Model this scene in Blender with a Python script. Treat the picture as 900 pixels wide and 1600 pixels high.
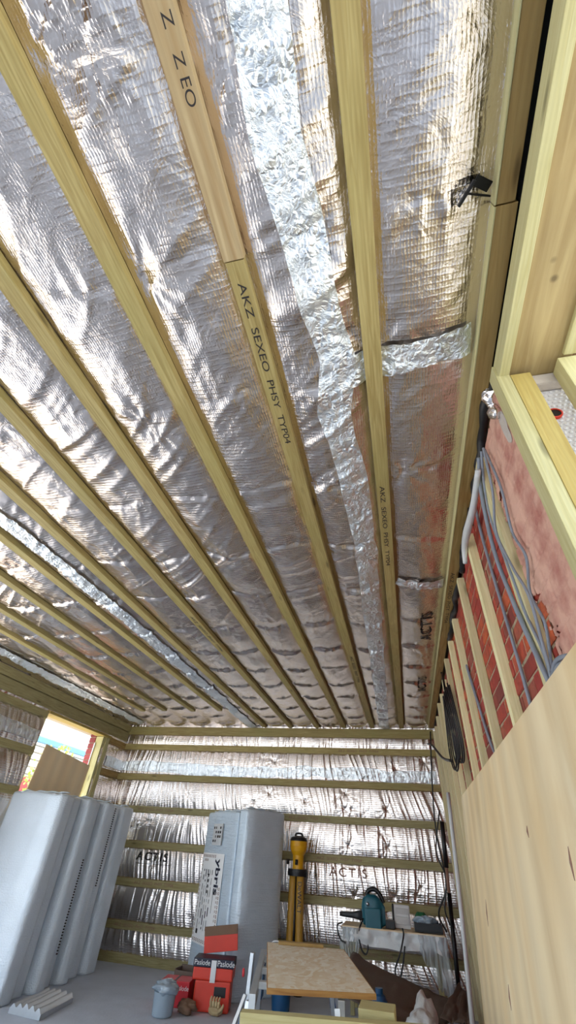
import bpy, bmesh, math, random
import numpy as np
from mathutils import Vector, Matrix

random.seed(7)
scene = bpy.context.scene
COL = scene.collection
for o in list(bpy.data.objects):
    bpy.data.objects.remove(o)

# ------------------------------------------------------------------ camera
CAM = Vector((0.0, 0.0, 1.17))
FPX = 651.09
def _axes(pitch, yaw, roll):
    cy, sy, cp, sp = math.cos(yaw), math.sin(yaw), math.cos(pitch), math.sin(pitch)
    fw = Vector((sy * cp, cy * cp, sp)); r0 = Vector((cy, -sy, 0)); u0 = r0.cross(fw)
    r = math.cos(roll) * r0 + math.sin(roll) * u0
    u = -math.sin(roll) * r0 + math.cos(roll) * u0
    return r, u, fw
RX, UP, FW = _axes(0.685304, -0.271095, 0.0741394)
cd = bpy.data.cameras.new('camera')
cd.sensor_fit = 'VERTICAL'; cd.sensor_height = 36.0; cd.lens = FPX / 1600 * 36.0
cd.clip_start = 0.02; cd.clip_end = 200
cam = bpy.data.objects.new('camera', cd); COL.objects.link(cam)
m = Matrix.Identity(4)
for i in range(3):
    m[i][0] = RX[i]; m[i][1] = UP[i]; m[i][2] = -FW[i]; m[i][3] = CAM[i]
cam.matrix_world = m
scene.camera = cam

# ------------------------------------------------------------------ light
w = bpy.data.worlds.new('daylight'); scene.world = w; w.use_nodes = True
wn = w.node_tree; bg = wn.nodes['Background']
bg.inputs[0].default_value = (0.74, 0.87, 1.0, 1); bg.inputs[1].default_value = 1.9
sd = bpy.data.lights.new('sun', 'SUN'); sd.energy = 5.0; sd.angle = math.radians(0.6); sd.color = (1, 0.95, 0.87)
sun = bpy.data.objects.new('sun', sd); COL.objects.link(sun)
sun.rotation_euler = Vector((0.38, 0.22, -0.92)).to_track_quat('-Z', 'Y').to_euler()
vs = scene.view_settings
vs.view_transform = 'Standard'; vs.look = 'None'; vs.gamma = 1.0; vs.use_curve_mapping = False
vs.exposure = 1.1
cy = scene.cycles
cy.use_denoising = True
cy.max_bounces = 10; cy.diffuse_bounces = 6; cy.glossy_bounces = 6; cy.transmission_bounces = 6; cy.transparent_max_bounces = 8
cy.sample_clamp_indirect = 8.0
cy.caustics_reflective = True

# ------------------------------------------------------------------ helpers
def px(x, y, ax, v):
    d = (x - 450) * RX + (800 - y) * UP + FPX * FW
    return CAM + d * ((v - CAM[ax]) / d[ax])

def tag(o, label=None, cat=None, group=None, kind=None):
    if label: o['label'] = label
    if cat: o['category'] = cat
    if group: o['group'] = group
    if kind: o['kind'] = kind
    return o

def link(o, parent=None):
    COL.objects.link(o)
    if parent is not None:
        o.parent = parent
        o.matrix_parent_inverse = Matrix.Translation(-parent.location)
    return o

def empty(name, loc, label=None, cat=None, group=None, kind=None):
    o = bpy.data.objects.new(name, None); o.location = loc; o.empty_display_size = 0.1
    link(o); return tag(o, label, cat, group, kind)

def mobj(name, verts, faces, mat, parent=None, smooth=False):
    me = bpy.data.meshes.new(name); me.from_pydata([tuple(v) for v in verts], [], faces); me.update()
    if smooth:
        me.polygons.foreach_set('use_smooth', [True] * len(me.polygons))
    if mat: me.materials.append(mat)
    return link(bpy.data.objects.new(name, me), parent)

def bobj(name, bm, mat, parent=None, smooth=False):
    me = bpy.data.meshes.new(name); bmesh.ops.recalc_face_normals(bm, faces=bm.faces); bm.to_mesh(me); bm.free()
    if smooth:
        me.polygons.foreach_set('use_smooth', [True] * len(me.polygons))
    if mat: me.materials.append(mat)
    return link(bpy.data.objects.new(name, me), parent)

def bm_box(bm, lo, hi, mat4=None, bevel=0.0):
    r = bmesh.ops.create_cube(bm, size=1.0)
    lo, hi = Vector(lo), Vector(hi); c = (lo + hi) / 2; s = hi - lo
    for v in r['verts']:
        v.co = Vector((v.co.x * s.x, v.co.y * s.y, v.co.z * s.z)) + c
        if mat4: v.co = mat4 @ v.co
    if bevel > 0:
        es = {e for v in r['verts'] for e in v.link_edges}
        bmesh.ops.bevel(bm, geom=list(es), offset=bevel, segments=2, affect='EDGES', profile=0.6)

def box(name, lo, hi, mat, parent=None, bevel=0.004, mat4=None):
    bm = bmesh.new(); bm_box(bm, lo, hi, mat4, bevel); return bobj(name, bm, mat, parent)

def beam(name, p0, p1, wid, thick, mat, parent=None, up=(0, 0, 1), bevel=0.002, mesh=None):
    """timber from p0 to p1 (centre line), long axis = local X; thick along up"""
    p0, p1, up = Vector(p0), Vector(p1), Vector(up)
    X = (p1 - p0).normalized(); Y = up.cross(X).normalized(); Z = X.cross(Y)
    L = (p1 - p0).length
    bm = bmesh.new(); bm_box(bm, (-L / 2, -wid / 2, -thick / 2), (L / 2, wid / 2, thick / 2), None, bevel)
    o = bobj(name, bm, mat, parent)
    M = Matrix.Identity(4); c = (p0 + p1) / 2
    for i in range(3):
        M[i][0] = X[i]; M[i][1] = Y[i]; M[i][2] = Z[i]; M[i][3] = c[i]
    o.matrix_basis = M
    return o

def catmull(pts, n=8):
    P = [Vector(p) for p in pts]; P = [2 * P[0] - P[1]] + P + [2 * P[-1] - P[-2]]; out = []
    for i in range(1, len(P) - 2):
        for k in range(n):
            t = k / n; a, b, c, d = P[i - 1], P[i], P[i + 1], P[i + 2]
            out.append(0.5 * ((2 * b) + (c - a) * t + (2 * a - 5 * b + 4 * c - d) * t * t + (3 * b - a - 3 * c + d) * t ** 3))
    out.append(P[-2]); return out

def tube(name, pts, r, mat, parent=None, sides=8, smooth_path=True, n=8, flat=1.0):
    P = catmull(pts, n) if smooth_path else [Vector(p) for p in pts]
    rs = r if isinstance(r, (list, tuple)) else None
    verts, faces = [], []; ref = Vector((0.13, 0.21, 0.97))
    for i, p in enumerate(P):
        t = (P[min(i + 1, len(P) - 1)] - P[max(i - 1, 0)]).normalized()
        a = t.cross(ref)
        if a.length < 1e-3: a = t.cross(Vector((1, 0, 0)))
        a.normalize(); b = t.cross(a)
        if rs:
            f = i / (len(P) - 1) * (len(rs) - 1); k = min(int(f), len(rs) - 2); rr = rs[k] + (rs[k + 1] - rs[k]) * (f - k)
        else: rr = r
        for s in range(sides):
            an = 2 * math.pi * s / sides
            verts.append(p + a * (rr * math.cos(an)) + b * (rr * flat * math.sin(an)))
    for i in range(len(P) - 1):
        for s in range(sides):
            s2 = (s + 1) % sides
            faces.append((i * sides + s, i * sides + s2, (i + 1) * sides + s2, (i + 1) * sides + s))
    faces.append(tuple(range(sides - 1, -1, -1))); k = (len(P) - 1) * sides
    faces.append(tuple(k + s for s in range(sides)))
    return mobj(name, verts, faces, mat, parent, True)

def lathe(name, prof, mat, parent=None, seg=24, loc=(0, 0, 0), M=None):
    verts, faces = [], []
    for (p, q) in zip(prof[:-1], prof[1:]):
        base = len(verts)
        for s in range(seg):
            a = 2 * math.pi * s / seg
            for (r, z) in (p, q):
                v = Vector((r * math.cos(a), r * math.sin(a), z)); verts.append((M @ v) if M else v + Vector(loc))
        for s in range(seg):
            s2 = (s + 1) % seg
            faces.append((base + 2 * s, base + 2 * s2, base + 2 * s2 + 1, base + 2 * s + 1))
    return mobj(name, verts, faces, mat, parent, True)

def text(name, body, size, right, normal, loc, mat, parent=None, align='CENTER', squash=1.0, bold=0.0):
    c = bpy.data.curves.new(name, 'FONT'); c.body = body; c.size = size; c.align_x = align; c.align_y = 'CENTER'; c.extrude = 0.0004; c.offset = bold; c.space_character = 1.3 if body == 'ACTIS' else 1.0
    tmp = bpy.data.objects.new(name + '_src', c); COL.objects.link(tmp)
    dg = bpy.context.evaluated_depsgraph_get()
    me = bpy.data.meshes.new_from_object(tmp.evaluated_get(dg)); bpy.data.objects.remove(tmp); bpy.data.curves.remove(c)
    me.name = name; me.materials.clear(); me.materials.append(mat)
    R = Vector(right).normalized(); N = Vector(normal).normalized(); U = N.cross(R)
    for v in me.vertices:
        v.co = Vector(loc) + R * (v.co.x * squash) + U * v.co.y + N * v.co.z
    return link(bpy.data.objects.new(name, me), parent)

# numpy value noise
_rng = np.random.RandomState(3)
_T = _rng.rand(16, 256, 256)
def vn(x, y, s=0):
    x = np.asarray(x, float); y = np.asarray(y, float)
    xi = np.floor(x).astype(int); yi = np.floor(y).astype(int); fx = x - xi; fy = y - yi
    fx = fx * fx * (3 - 2 * fx); fy = fy * fy * (3 - 2 * fy); t = _T[s % 16]
    g = lambda a, b: t[a & 255, b & 255]
    return (g(xi, yi) * (1 - fx) + g(xi + 1, yi) * fx) * (1 - fy) + (g(xi, yi + 1) * (1 - fx) + g(xi + 1, yi + 1) * fx) * fy
def ridge(x, y, s=0): return 1 - np.abs(2 * vn(x, y, s) - 1)

def grid_mesh(name, P, mat, parent=None, mask=None, flip=False):
    """P: (nu,nv,3) array"""
    nu, nv = P.shape[:2]
    idx = np.arange(nu * nv).reshape(nu, nv)
    q = np.stack([idx[:-1, :-1], idx[1:, :-1], idx[1:, 1:], idx[:-1, 1:]], -1)
    if flip: q = q[..., ::-1]
    if mask is not None: q = q[mask]
    q = q.reshape(-1, 4)
    me = bpy.data.meshes.new(name)
    me.vertices.add(nu * nv); me.vertices.foreach_set('co', P.reshape(-1).astype(np.float32))
    me.loops.add(q.size); me.loops.foreach_set('vertex_index', q.reshape(-1).astype(np.int32))
    me.polygons.add(len(q)); me.polygons.foreach_set('loop_start', (np.arange(len(q)) * 4).astype(np.int32))
    me.update(calc_edges=True)
    me.polygons.foreach_set('use_smooth', np.ones(len(q), bool))
    me.materials.append(mat)
    return link(bpy.data.objects.new(name, me), parent)

# ------------------------------------------------------------------ materials
def newmat(name):
    mt = bpy.data.materials.new(name); mt.use_nodes = True
    nt = mt.node_tree; return mt, nt, nt.nodes['Principled BSDF']
def N(nt, t, **kw):
    n = nt.nodes.new(t)
    for k, v in kw.items():
        if k in n.inputs: n.inputs[k].default_value = v
        else: setattr(n, k, v)
    return n
def srgb(r, g, b):
    f = lambda c: (c / 255 / 12.92) if c <= 10 else ((c / 255 + .055) / 1.055) ** 2.4
    return (f(r), f(g), f(b), 1)

def plain(name, col, rough=0.5, metal=0.0, bump=0.0, bscale=60.0, var=0.08, coat=0.0, alpha=1.0, trans=0.0):
    mt, nt, b = newmat(name)
    tc = N(nt, 'ShaderNodeTexCoord'); no = N(nt, 'ShaderNodeTexNoise', Scale=bscale, Detail=4.0)
    nt.links.new(tc.outputs['Object'], no.inputs['Vector'])
    no2 = N(nt, 'ShaderNodeTexNoise', Scale=bscale * 0.12, Detail=3.0); nt.links.new(tc.outputs['Object'], no2.inputs['Vector'])
    mx = N(nt, 'ShaderNodeMix', data_type='RGBA')
    c2 = tuple(max(0, c * (1 - 3 * var)) for c in col[:3]) + (1,)
    mx.inputs[6].default_value = col; mx.inputs[7].default_value = c2
    nt.links.new(no2.outputs['Fac'], mx.inputs[0]); nt.links.new(mx.outputs[2], b.inputs['Base Color'])
    b.inputs['Roughness'].default_value = rough; b.inputs['Metallic'].default_value = metal
    b.inputs['Coat Weight'].default_value = coat; b.inputs['Alpha'].default_value = alpha
    b.inputs['Transmission Weight'].default_value = trans
    if bump > 0:
        bp = N(nt, 'ShaderNodeBump', Strength=bump, Distance=0.01); nt.links.new(no.outputs['Fac'], bp.inputs['Height']); nt.links.new(bp.outputs[0], b.inputs['Normal'])
    return mt

def wood(name, light, dark, rough=0.65, grain=1.0, knots=True, along=(1.0, 16.0, 16.0), patch=None):
    mt, nt, b = newmat(name); L = nt.links.new
    tc = N(nt, 'ShaderNodeTexCoord'); oi = N(nt, 'ShaderNodeObjectInfo')
    off = N(nt, 'ShaderNodeVectorMath', operation='SCALE'); off.inputs[0].default_value = (37, 53, 71); L(oi.outputs['Random'], off.inputs['Scale'])
    add = N(nt, 'ShaderNodeVectorMath', operation='ADD'); L(tc.outputs['Object'], add.inputs[0]); L(off.outputs[0], add.inputs[1])
    mp = N(nt, 'ShaderNodeMapping'); mp.inputs['Scale'].default_value = along; L(add.outputs[0], mp.inputs['Vector'])
    n1 = N(nt, 'ShaderNodeTexNoise', Scale=4.0 * grain, Detail=5.0, Distortion=1.2); L(mp.outputs[0], n1.inputs['Vector'])
    n2 = N(nt, 'ShaderNodeTexNoise', Scale=2.2, Detail=3.0); L(add.outputs[0], n2.inputs['Vector'])
    wv = N(nt, 'ShaderNodeTexWave', Scale=1.6 * grain, Distortion=5.0, Detail=2.0); wv.bands_direction = 'Y'; wv.inputs['Detail Scale'].default_value = 0.6; L(mp.outputs[0], wv.inputs['Vector'])
    rp = N(nt, 'ShaderNodeValToRGB'); rp.color_ramp.elements[0].position = 0.3; rp.color_ramp.elements[1].position = 0.72
    rp.color_ramp.elements[0].color = dark; rp.color_ramp.elements[1].color = light; L(n1.outputs['Fac'], rp.inputs[0])
    m1 = N(nt, 'ShaderNodeMix', data_type='RGBA', blend_type='MULTIPLY'); m1.inputs[0].default_value = 0.10
    L(rp.outputs[0], m1.inputs[6]); L(wv.outputs['Color'], m1.inputs[7])
    m2 = N(nt, 'ShaderNodeMix', data_type='RGBA'); L(m1.outputs[2], m2.inputs[6])
    pc = patch or tuple(0.72 * l + 0.2 * d for l, d in zip(light[:3], dark[:3])) + (1,)
    m2.inputs[7].default_value = pc
    mr = N(nt, 'ShaderNodeMapRange'); mr.inputs[1].default_value = 0.45; mr.inputs[2].default_value = 0.75; mr.inputs[4].default_value = 0.6
    L(n2.outputs['Fac'], mr.inputs[0]); L(mr.outputs[0], m2.inputs[0])
    # each timber a little lighter or darker
    hs = N(nt, 'ShaderNodeHueSaturation'); mr3 = N(nt, 'ShaderNodeMapRange'); mr3.inputs[3].default_value = 0.85; mr3.inputs[4].default_value = 1.15
    L(oi.outputs['Random'], mr3.inputs[0]); L(mr3.outputs[0], hs.inputs['Value']); L(m2.outputs[2], hs.inputs['Color'])
    out = hs.outputs[0]
    if knots:
        mpk = N(nt, 'ShaderNodeMapping'); mpk.inputs['Scale'].default_value = (2.2, 9, 9) if along[0] < along[1] else (9, 9, 2.2); L(add.outputs[0], mpk.inputs['Vector'])
        vo = N(nt, 'ShaderNodeTexVoronoi', Scale=1.0); L(mpk.outputs[0], vo.inputs['Vector'])
        mk = N(nt, 'ShaderNodeMapRange'); mk.inputs[1].default_value = 0.05; mk.inputs[2].default_value = 0.13; mk.inputs[3].default_value = 0.75; mk.inputs[4].default_value = 0.0
        L(vo.outputs['Distance'], mk.inputs[0])
        m3 = N(nt, 'ShaderNodeMix', data_type='RGBA'); L(mk.outputs[0], m3.inputs[0]); L(out, m3.inputs[6]); m3.inputs[7].default_value = tuple(d * 0.35 for d in dark[:3]) + (1,)
        out = m3.outputs[2]
    L(out, b.inputs['Base Color']); b.inputs['Roughness'].default_value = rough
    bp = N(nt, 'ShaderNodeBump', Strength=0.25, Distance=0.004); L(n1.outputs['Fac'], bp.inputs['Height']); L(bp.outputs[0], b.inputs['Normal'])
    return mt

def foil(name, col, rough, swap=None, scrim=True, crumple=1.0, fine=1.0):
    """reflective sheet; swap = which object axes are the (u, v) of the sheet"""
    mt, nt, b = newmat(name); L = nt.links.new
    tc = N(nt, 'ShaderNodeTexCoord'); sp = N(nt, 'ShaderNodeSeparateXYZ'); L(tc.outputs['Object'], sp.inputs[0])
    cb = N(nt, 'ShaderNodeCombineXYZ'); a, c = swap or ('X', 'Y'); L(sp.outputs[a], cb.inputs[0]); L(sp.outputs[c], cb.inputs[1])
    hs = []
    n0 = N(nt, 'ShaderNodeTexNoise', Scale=9.0, Detail=6.0, Roughness=0.6, Distortion=1.5); L(cb.outputs[0], n0.inputs['Vector'])
    n1 = N(nt, 'ShaderNodeTexNoise', Scale=70.0, Detail=2.0, Distortion=0.6); L(cb.outputs[0], n1.inputs['Vector'])
    vo = N(nt, 'ShaderNodeTexVoronoi', Scale=40.0); vo.feature = 'DISTANCE_TO_EDGE'
    wp = N(nt, 'ShaderNodeVectorMath', operation='ADD'); sc0 = N(nt, 'ShaderNodeVectorMath', operation='SCALE'); sc0.inputs['Scale'].default_value = 0.06
    L(n0.outputs['Color'], sc0.inputs[0]); L(cb.outputs[0], wp.inputs[0]); L(sc0.outputs[0], wp.inputs[1]); L(wp.outputs[0], vo.inputs['Vector'])
    def mul(sock, f):
        q = N(nt, 'ShaderNodeMath', operation='MULTIPLY'); L(sock, q.inputs[0]); q.inputs[1].default_value = f; return q.outputs[0]
    def add(s1, s2):
        q = N(nt, 'ShaderNodeMath', operation='ADD'); L(s1, q.inputs[0]); L(s2, q.inputs[1]); return q.outputs[0]
    h = mul(n0.outputs['Fac'], 0.007 * crumple)
    h = add(h, mul(n1.outputs['Fac'], 0.0006 * fine))
    if not scrim:
        h = add(h, mul(vo.outputs['Distance'], 0.018 * crumple))
    else:
        # woven reinforcing grid showing through
        sc1 = N(nt, 'ShaderNodeVectorMath', operation='SCALE'); sc1.inputs['Scale'].default_value = 0.012; L(n0.outputs['Color'], sc1.inputs[0])
        wq = N(nt, 'ShaderNodeVectorMath', operation='ADD'); L(cb.outputs[0], wq.inputs[0]); L(sc1.outputs[0], wq.inputs[1])
        wx = N(nt, 'ShaderNodeTexWave', Scale=31.0); wx.bands_direction = 'X'; L(wq.outputs[0], wx.inputs['Vector'])
        wy = N(nt, 'ShaderNodeTexWave', Scale=15.0); wy.bands_direction = 'Y'; L(wq.outputs[0], wy.inputs['Vector'])
        pw = N(nt, 'ShaderNodeMath', operation='POWER'); L(wy.outputs['Fac'], pw.inputs[0]); pw.inputs[1].default_value = 4
        pw2 = N(nt, 'ShaderNodeMath', operation='POWER'); L(wx.outputs['Fac'], pw2.inputs[0]); pw2.inputs[1].default_value = 2
        h = add(h, mul(pw.outputs[0], 0.0006)); h = add(h, mul(pw2.outputs[0], 0.00032))
    bp = N(nt, 'ShaderNodeBump', Strength=1.0, Distance=1.0); L(h, bp.inputs['Height']); L(bp.outputs[0], b.inputs['Normal'])
    b.inputs['Base Color'].default_value = col; b.inputs['Metallic'].default_value = 1.0; b.inputs['Roughness'].default_value = rough
    return mt

M = {}
M['foil'] = foil('foil_ceiling', (0.74, 0.66, 0.615, 1), 0.19, ('X', 'Y'))
M['foil_back'] = foil('foil_back', (0.82, 0.76, 0.74, 1), 0.20, ('X', 'Z'), fine=0.5, crumple=0.4)
M['foil_side'] = foil('foil_side', (0.84, 0.80, 0.79, 1), 0.20, ('Y', 'Z'), fine=0.5, crumple=0.4)
M['tape'] = foil('foil_tape', (0.88, 0.94, 1.0, 1), 0.36, ('X', 'Y'), scrim=False, crumple=0.6)
M['tape_back'] = foil('foil_tape_wall', (0.88, 0.94, 1.0, 1), 0.36, ('X', 'Z'), scrim=False, crumple=0.25)
M['tape_side'] = foil('foil_tape_side', (0.88, 0.94, 1.0, 1), 0.36, ('Y', 'Z'), scrim=False, crumple=0.25)
M['batten'] = wood('treated_batten', srgb(192, 175, 118), srgb(158, 138, 82), patch=srgb(164, 156, 94))
M['batten_wall'] = wood('treated_wall_batten', srgb(178, 168, 122), srgb(140, 128, 82))
M['batten_pale'] = wood('pale_green_batten', srgb(208, 202, 154), srgb(188, 178, 124))
M['cream'] = wood('cream_batten', srgb(234, 226, 184), srgb(214, 204, 150))
M['timber_brown'] = wood('warm_pine', srgb(184, 156, 98), srgb(146, 112, 58), grain=0.8)
M['pine'] = wood('plain_pine', srgb(206, 186, 146), srgb(168, 138, 94), grain=0.42)
M['jamb'] = wood('yellow_pine', srgb(206, 186, 112), srgb(178, 150, 74), grain=0.8)
M['ply'] = wood('birch_plywood', srgb(236, 218, 182), srgb(214, 186, 138), rough=0.6, grain=0.16, along=(8.0, 5.0, 1.6), knots=False, patch=srgb(226, 196, 146))
M['board'] = wood('pale_board', srgb(246, 228, 194), srgb(236, 208, 166), rough=0.6, grain=0.16, along=(8.0, 6.0, 1.6), knots=False)
M['ink'] = plain('ink', srgb(45, 40, 42), 0.7)
M['ink_brown'] = plain('brown_ink', srgb(150, 112, 95), 0.7)
M['black'] = plain('black_plastic', srgb(22, 22, 26), 0.45)
M['blackmetal'] = plain('black_metal', srgb(20, 19, 20), 0.4, 0.5)
M['concrete'] = plain('floor_screed', srgb(196, 203, 216), 0.75, bump=0.3, bscale=40, var=0.09)
M['mortar'] = plain('mortar', srgb(176, 158, 132), 0.95, bump=0.6, bscale=90)
M['paving'] = plain('pale_paving', srgb(205, 198, 186), 0.9, bump=0.3)
M['white'] = plain('white_plastic', srgb(232, 234, 236), 0.4)
M['grey_cable'] = plain('grey_cable', srgb(140, 148, 162), 0.45)
M['white_film'] = plain('white_film', srgb(225, 228, 230), 0.35, bump=0.5, bscale=30)
M['alu'] = plain('aluminium', srgb(205, 210, 215), 0.35, 0.9)
M['blue'] = plain('blue_plastic', srgb(24, 82, 130), 0.4)
M['teal'] = plain('teal_plastic', srgb(12, 92, 108), 0.42)
M['orange'] = plain('orange_red_plastic', srgb(226, 62, 40), 0.45)
M['red'] = plain('red_box', srgb(214, 50, 62), 0.5)
M['navy'] = plain('navy_band', srgb(28, 34, 58), 0.5)
M['cardboard'] = plain('brown_card', srgb(132, 104, 84), 0.85)
M['yellow'] = plain('tool_yellow', srgb(240, 176, 20), 0.42)
M['dullyellow'] = plain('worn_yellow', srgb(196, 148, 56), 0.5)
M['brownsheet'] = plain('brown_sheet', srgb(112, 96, 86), 0.8, bump=0.4, bscale=20)
M['greybag'] = plain('grey_bag', srgb(128, 140, 148), 0.45, bump=0.5, bscale=24)
M['clearbag'] = plain('clear_bag', srgb(150, 166, 180), 0.2, bump=0.5, bscale=24, coat=0.5)
M['green'] = plain('green_cloth', srgb(46, 120, 76), 0.8, bump=0.4)
M['wall_board'] = plain('sheathing', srgb(120, 92, 60), 0.9)
M['roofdeck'] = plain('roof_deck', srgb(130, 104, 74), 0.9)
M['outwall'] = plain('outside_wall', srgb(190, 178, 160), 0.9)

def film(name, col, scale=85.0, ribs=60.0, ramp=0.6):
    mt, nt, b = newmat(name); L = nt.links.new
    tc = N(nt, 'ShaderNodeTexCoord'); vo = N(nt, 'ShaderNodeTexVoronoi', Scale=scale); L(tc.outputs['Object'], vo.inputs['Vector'])
    no = N(nt, 'ShaderNodeTexNoise', Scale=5.0, Detail=4.0); L(tc.outputs['Object'], no.inputs['Vector'])
    ad = N(nt, 'ShaderNodeMath', operation='MULTIPLY_ADD'); L(vo.outputs['Distance'], ad.inputs[0]); ad.inputs[1].default_value = -0.25; L(no.outputs['Fac'], ad.inputs[2])
    mpr = N(nt, 'ShaderNodeMapping'); mpr.inputs['Scale'].default_value = (5, 5, ribs); L(tc.outputs['Object'], mpr.inputs['Vector'])
    nr = N(nt, 'ShaderNodeTexNoise', Scale=1.0, Detail=3.0); L(mpr.outputs[0], nr.inputs['Vector'])
    ad0 = ad; ad = N(nt, 'ShaderNodeMath', operation='MULTIPLY_ADD'); L(nr.outputs['Fac'], ad.inputs[0]); ad.inputs[1].default_value = ramp; L(ad0.outputs[0], ad.inputs[2])
    bp = N(nt, 'ShaderNodeBump', Strength=0.5, Distance=0.02); L(ad.outputs[0], bp.inputs['Height']); L(bp.outputs[0], b.inputs['Normal'])
    mx = N(nt, 'ShaderNodeMix', data_type='RGBA'); mx.inputs[6].default_value = col; mx.inputs[7].default_value = tuple(c * 0.8 for c in col[:3]) + (1,)
    L(no.outputs['Fac'], mx.inputs[0]); L(mx.outputs[2], b.inputs['Base Color'])
    b.inputs['Roughness'].default_value = 0.38; b.inputs['Metallic'].default_value = 0.15; b.inputs['Coat Weight'].default_value = 0.3
    return mt
M['film'] = film('bubble_film', srgb(212, 222, 232), 85, 110, 0.25)
M['film_blue'] = film('blue_white_film', srgb(222, 238, 252), 60, 55, 1.1)
M['bubble'] = plain('white_bubble_sheet', srgb(238, 236, 242), 0.35, coat=0.4)

def brickmat(name, cols):
    mt, nt, b = newmat(name); L = nt.links.new
    oi = N(nt, 'ShaderNodeObjectInfo'); tc = N(nt, 'ShaderNodeTexCoord'); ge = N(nt, 'ShaderNodeNewGeometry')
    no = N(nt, 'ShaderNodeTexNoise', Scale=22.0, Detail=6.0, Roughness=0.65); L(ge.outputs['Position'], no.inputs['Vector'])
    rp = N(nt, 'ShaderNodeValToRGB'); r = rp.color_ramp; r.elements[0].color = cols[0]; r.elements[1].color = cols[-1]; r.elements[1].position = 1.0
    for i, c in enumerate(cols[1:-1]):
        e = r.elements.new((i + 1) / (len(cols) - 1)); e.color = c
    L(oi.outputs['Random'], rp.inputs[0])
    mr = N(nt, 'ShaderNodeMapRange'); mr.inputs[1].default_value = 0.35; mr.inputs[2].default_value = 0.7; mr.inputs[3].default_value = 0.0; mr.inputs[4].default_value = 0.8; L(no.outputs['Fac'], mr.inputs[0])
    mx = N(nt, 'ShaderNodeMix', data_type='RGBA'); mx.inputs[7].default_value = cols[0]; L(mr.outputs[0], mx.inputs[0]); L(rp.outputs[0], mx.inputs[6])
    L(mx.outputs[2], b.inputs['Base Color']); b.inputs['Roughness'].default_value = 0.6
    bp = N(nt, 'ShaderNodeBump', Strength=0.6, Distance=0.006); L(no.outputs['Fac'], bp.inputs['Height']); L(bp.outputs[0], b.inputs['Normal'])
    return mt
M['brick'] = brickmat('red_brick', [srgb(118, 50, 44), srgb(184, 62, 46), srgb(172, 54, 46), srgb(212, 98, 50), srgb(160, 86, 70)])
M['brick_pink'] = brickmat('limewashed_brick', [srgb(196, 140, 122), srgb(234, 196, 178), srgb(222, 174, 156), srgb(230, 186, 168)])
mt, nt, b = newmat('pink_paint'); ge_ = N(nt, 'ShaderNodeNewGeometry'); n1_ = N(nt, 'ShaderNodeTexNoise', Scale=8.0, Detail=8.0, Roughness=0.62); nt.links.new(ge_.outputs['Position'], n1_.inputs['Vector'])
rp_ = N(nt, 'ShaderNodeValToRGB'); e_ = rp_.color_ramp.elements; e_[0].position = 0.26; e_[0].color = srgb(160, 88, 80); e_[1].position = 0.56; e_[1].color = srgb(214, 168, 150); nt.links.new(n1_.outputs['Fac'], rp_.inputs[0]); nt.links.new(rp_.outputs[0], b.inputs['Base Color']); b.inputs['Roughness'].default_value = 0.8
bp_ = N(nt, 'ShaderNodeBump', Strength=0.5, Distance=0.005); nt.links.new(n1_.outputs['Fac'], bp_.inputs['Height']); nt.links.new(bp_.outputs[0], b.inputs['Normal'])
M['pinkcoat'] = mt
M['brick_out'] = brickmat('outdoor_brick', [srgb(128, 50, 50), srgb(186, 76, 70), srgb(166, 64, 62)])

def osbmat():
    mt, nt, b = newmat('osb_strands'); L = nt.links.new
    tc = N(nt, 'ShaderNodeTexCoord'); nz = N(nt, 'ShaderNodeTexNoise', Scale=6.0); L(tc.outputs['Object'], nz.inputs['Vector'])
    mp = N(nt, 'ShaderNodeMapping'); mp.inputs['Scale'].default_value = (38, 14, 10); L(tc.outputs['Object'], mp.inputs['Vector'])
    ad = N(nt, 'ShaderNodeVectorMath', operation='MULTIPLY_ADD'); L(nz.outputs['Color'], ad.inputs[0]); ad.inputs[1].default_value = (5, 5, 5); L(mp.outputs[0], ad.inputs[2])
    vo = N(nt, 'ShaderNodeTexVoronoi', Scale=1.0); L(ad.outputs[0], vo.inputs['Vector'])
    rp = N(nt, 'ShaderNodeValToRGB'); rp.color_ramp.elements[0].color = srgb(232, 214, 182); rp.color_ramp.elements[1].color = srgb(250, 246, 232)
    sx = N(nt, 'ShaderNodeSeparateColor'); L(vo.outputs['Color'], sx.inputs[0]); L(sx.outputs[0], rp.inputs[0]); L(rp.outputs[0], b.inputs['Base Color'])
    b.inputs['Roughness'].default_value = 0.6
    bp = N(nt, 'ShaderNodeBump', Strength=0.3, Distance=0.003); L(vo.outputs['Distance'], bp.inputs['Height']); L(bp.outputs[0], b.inputs['Normal'])
    return mt
M['osb'] = osbmat()
M['osb_edge'] = wood('osb_edge', srgb(206, 160, 96), srgb(158, 108, 54), knots=False)

# ------------------------------------------------------------------ room dimensions
XL, XR, YB, ZC = -4.41, 0.50, 6.94, 2.716      # foil planes: left, brick right, back, ceiling
YF = -4.6                                       # unseen end behind the viewer, left open to let daylight in
ZB = 2.674                                      # underside of the ceiling battens
BX = [0.043, -0.378, -0.795, -1.205, -1.62, -2.035, -2.44, -2.86, -3.30, -3.66]

floor = tag(box('floor', (XL - 0.35, YF, -0.12), (XR + 0.3, YB + 0.12, 0.0), M['concrete'], bevel=0), kind='structure')
ground = tag(box('floor_outside', (-30, -30, -0.3), (30, 30, -0.14), M['paving'], bevel=0), kind='structure')

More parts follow.
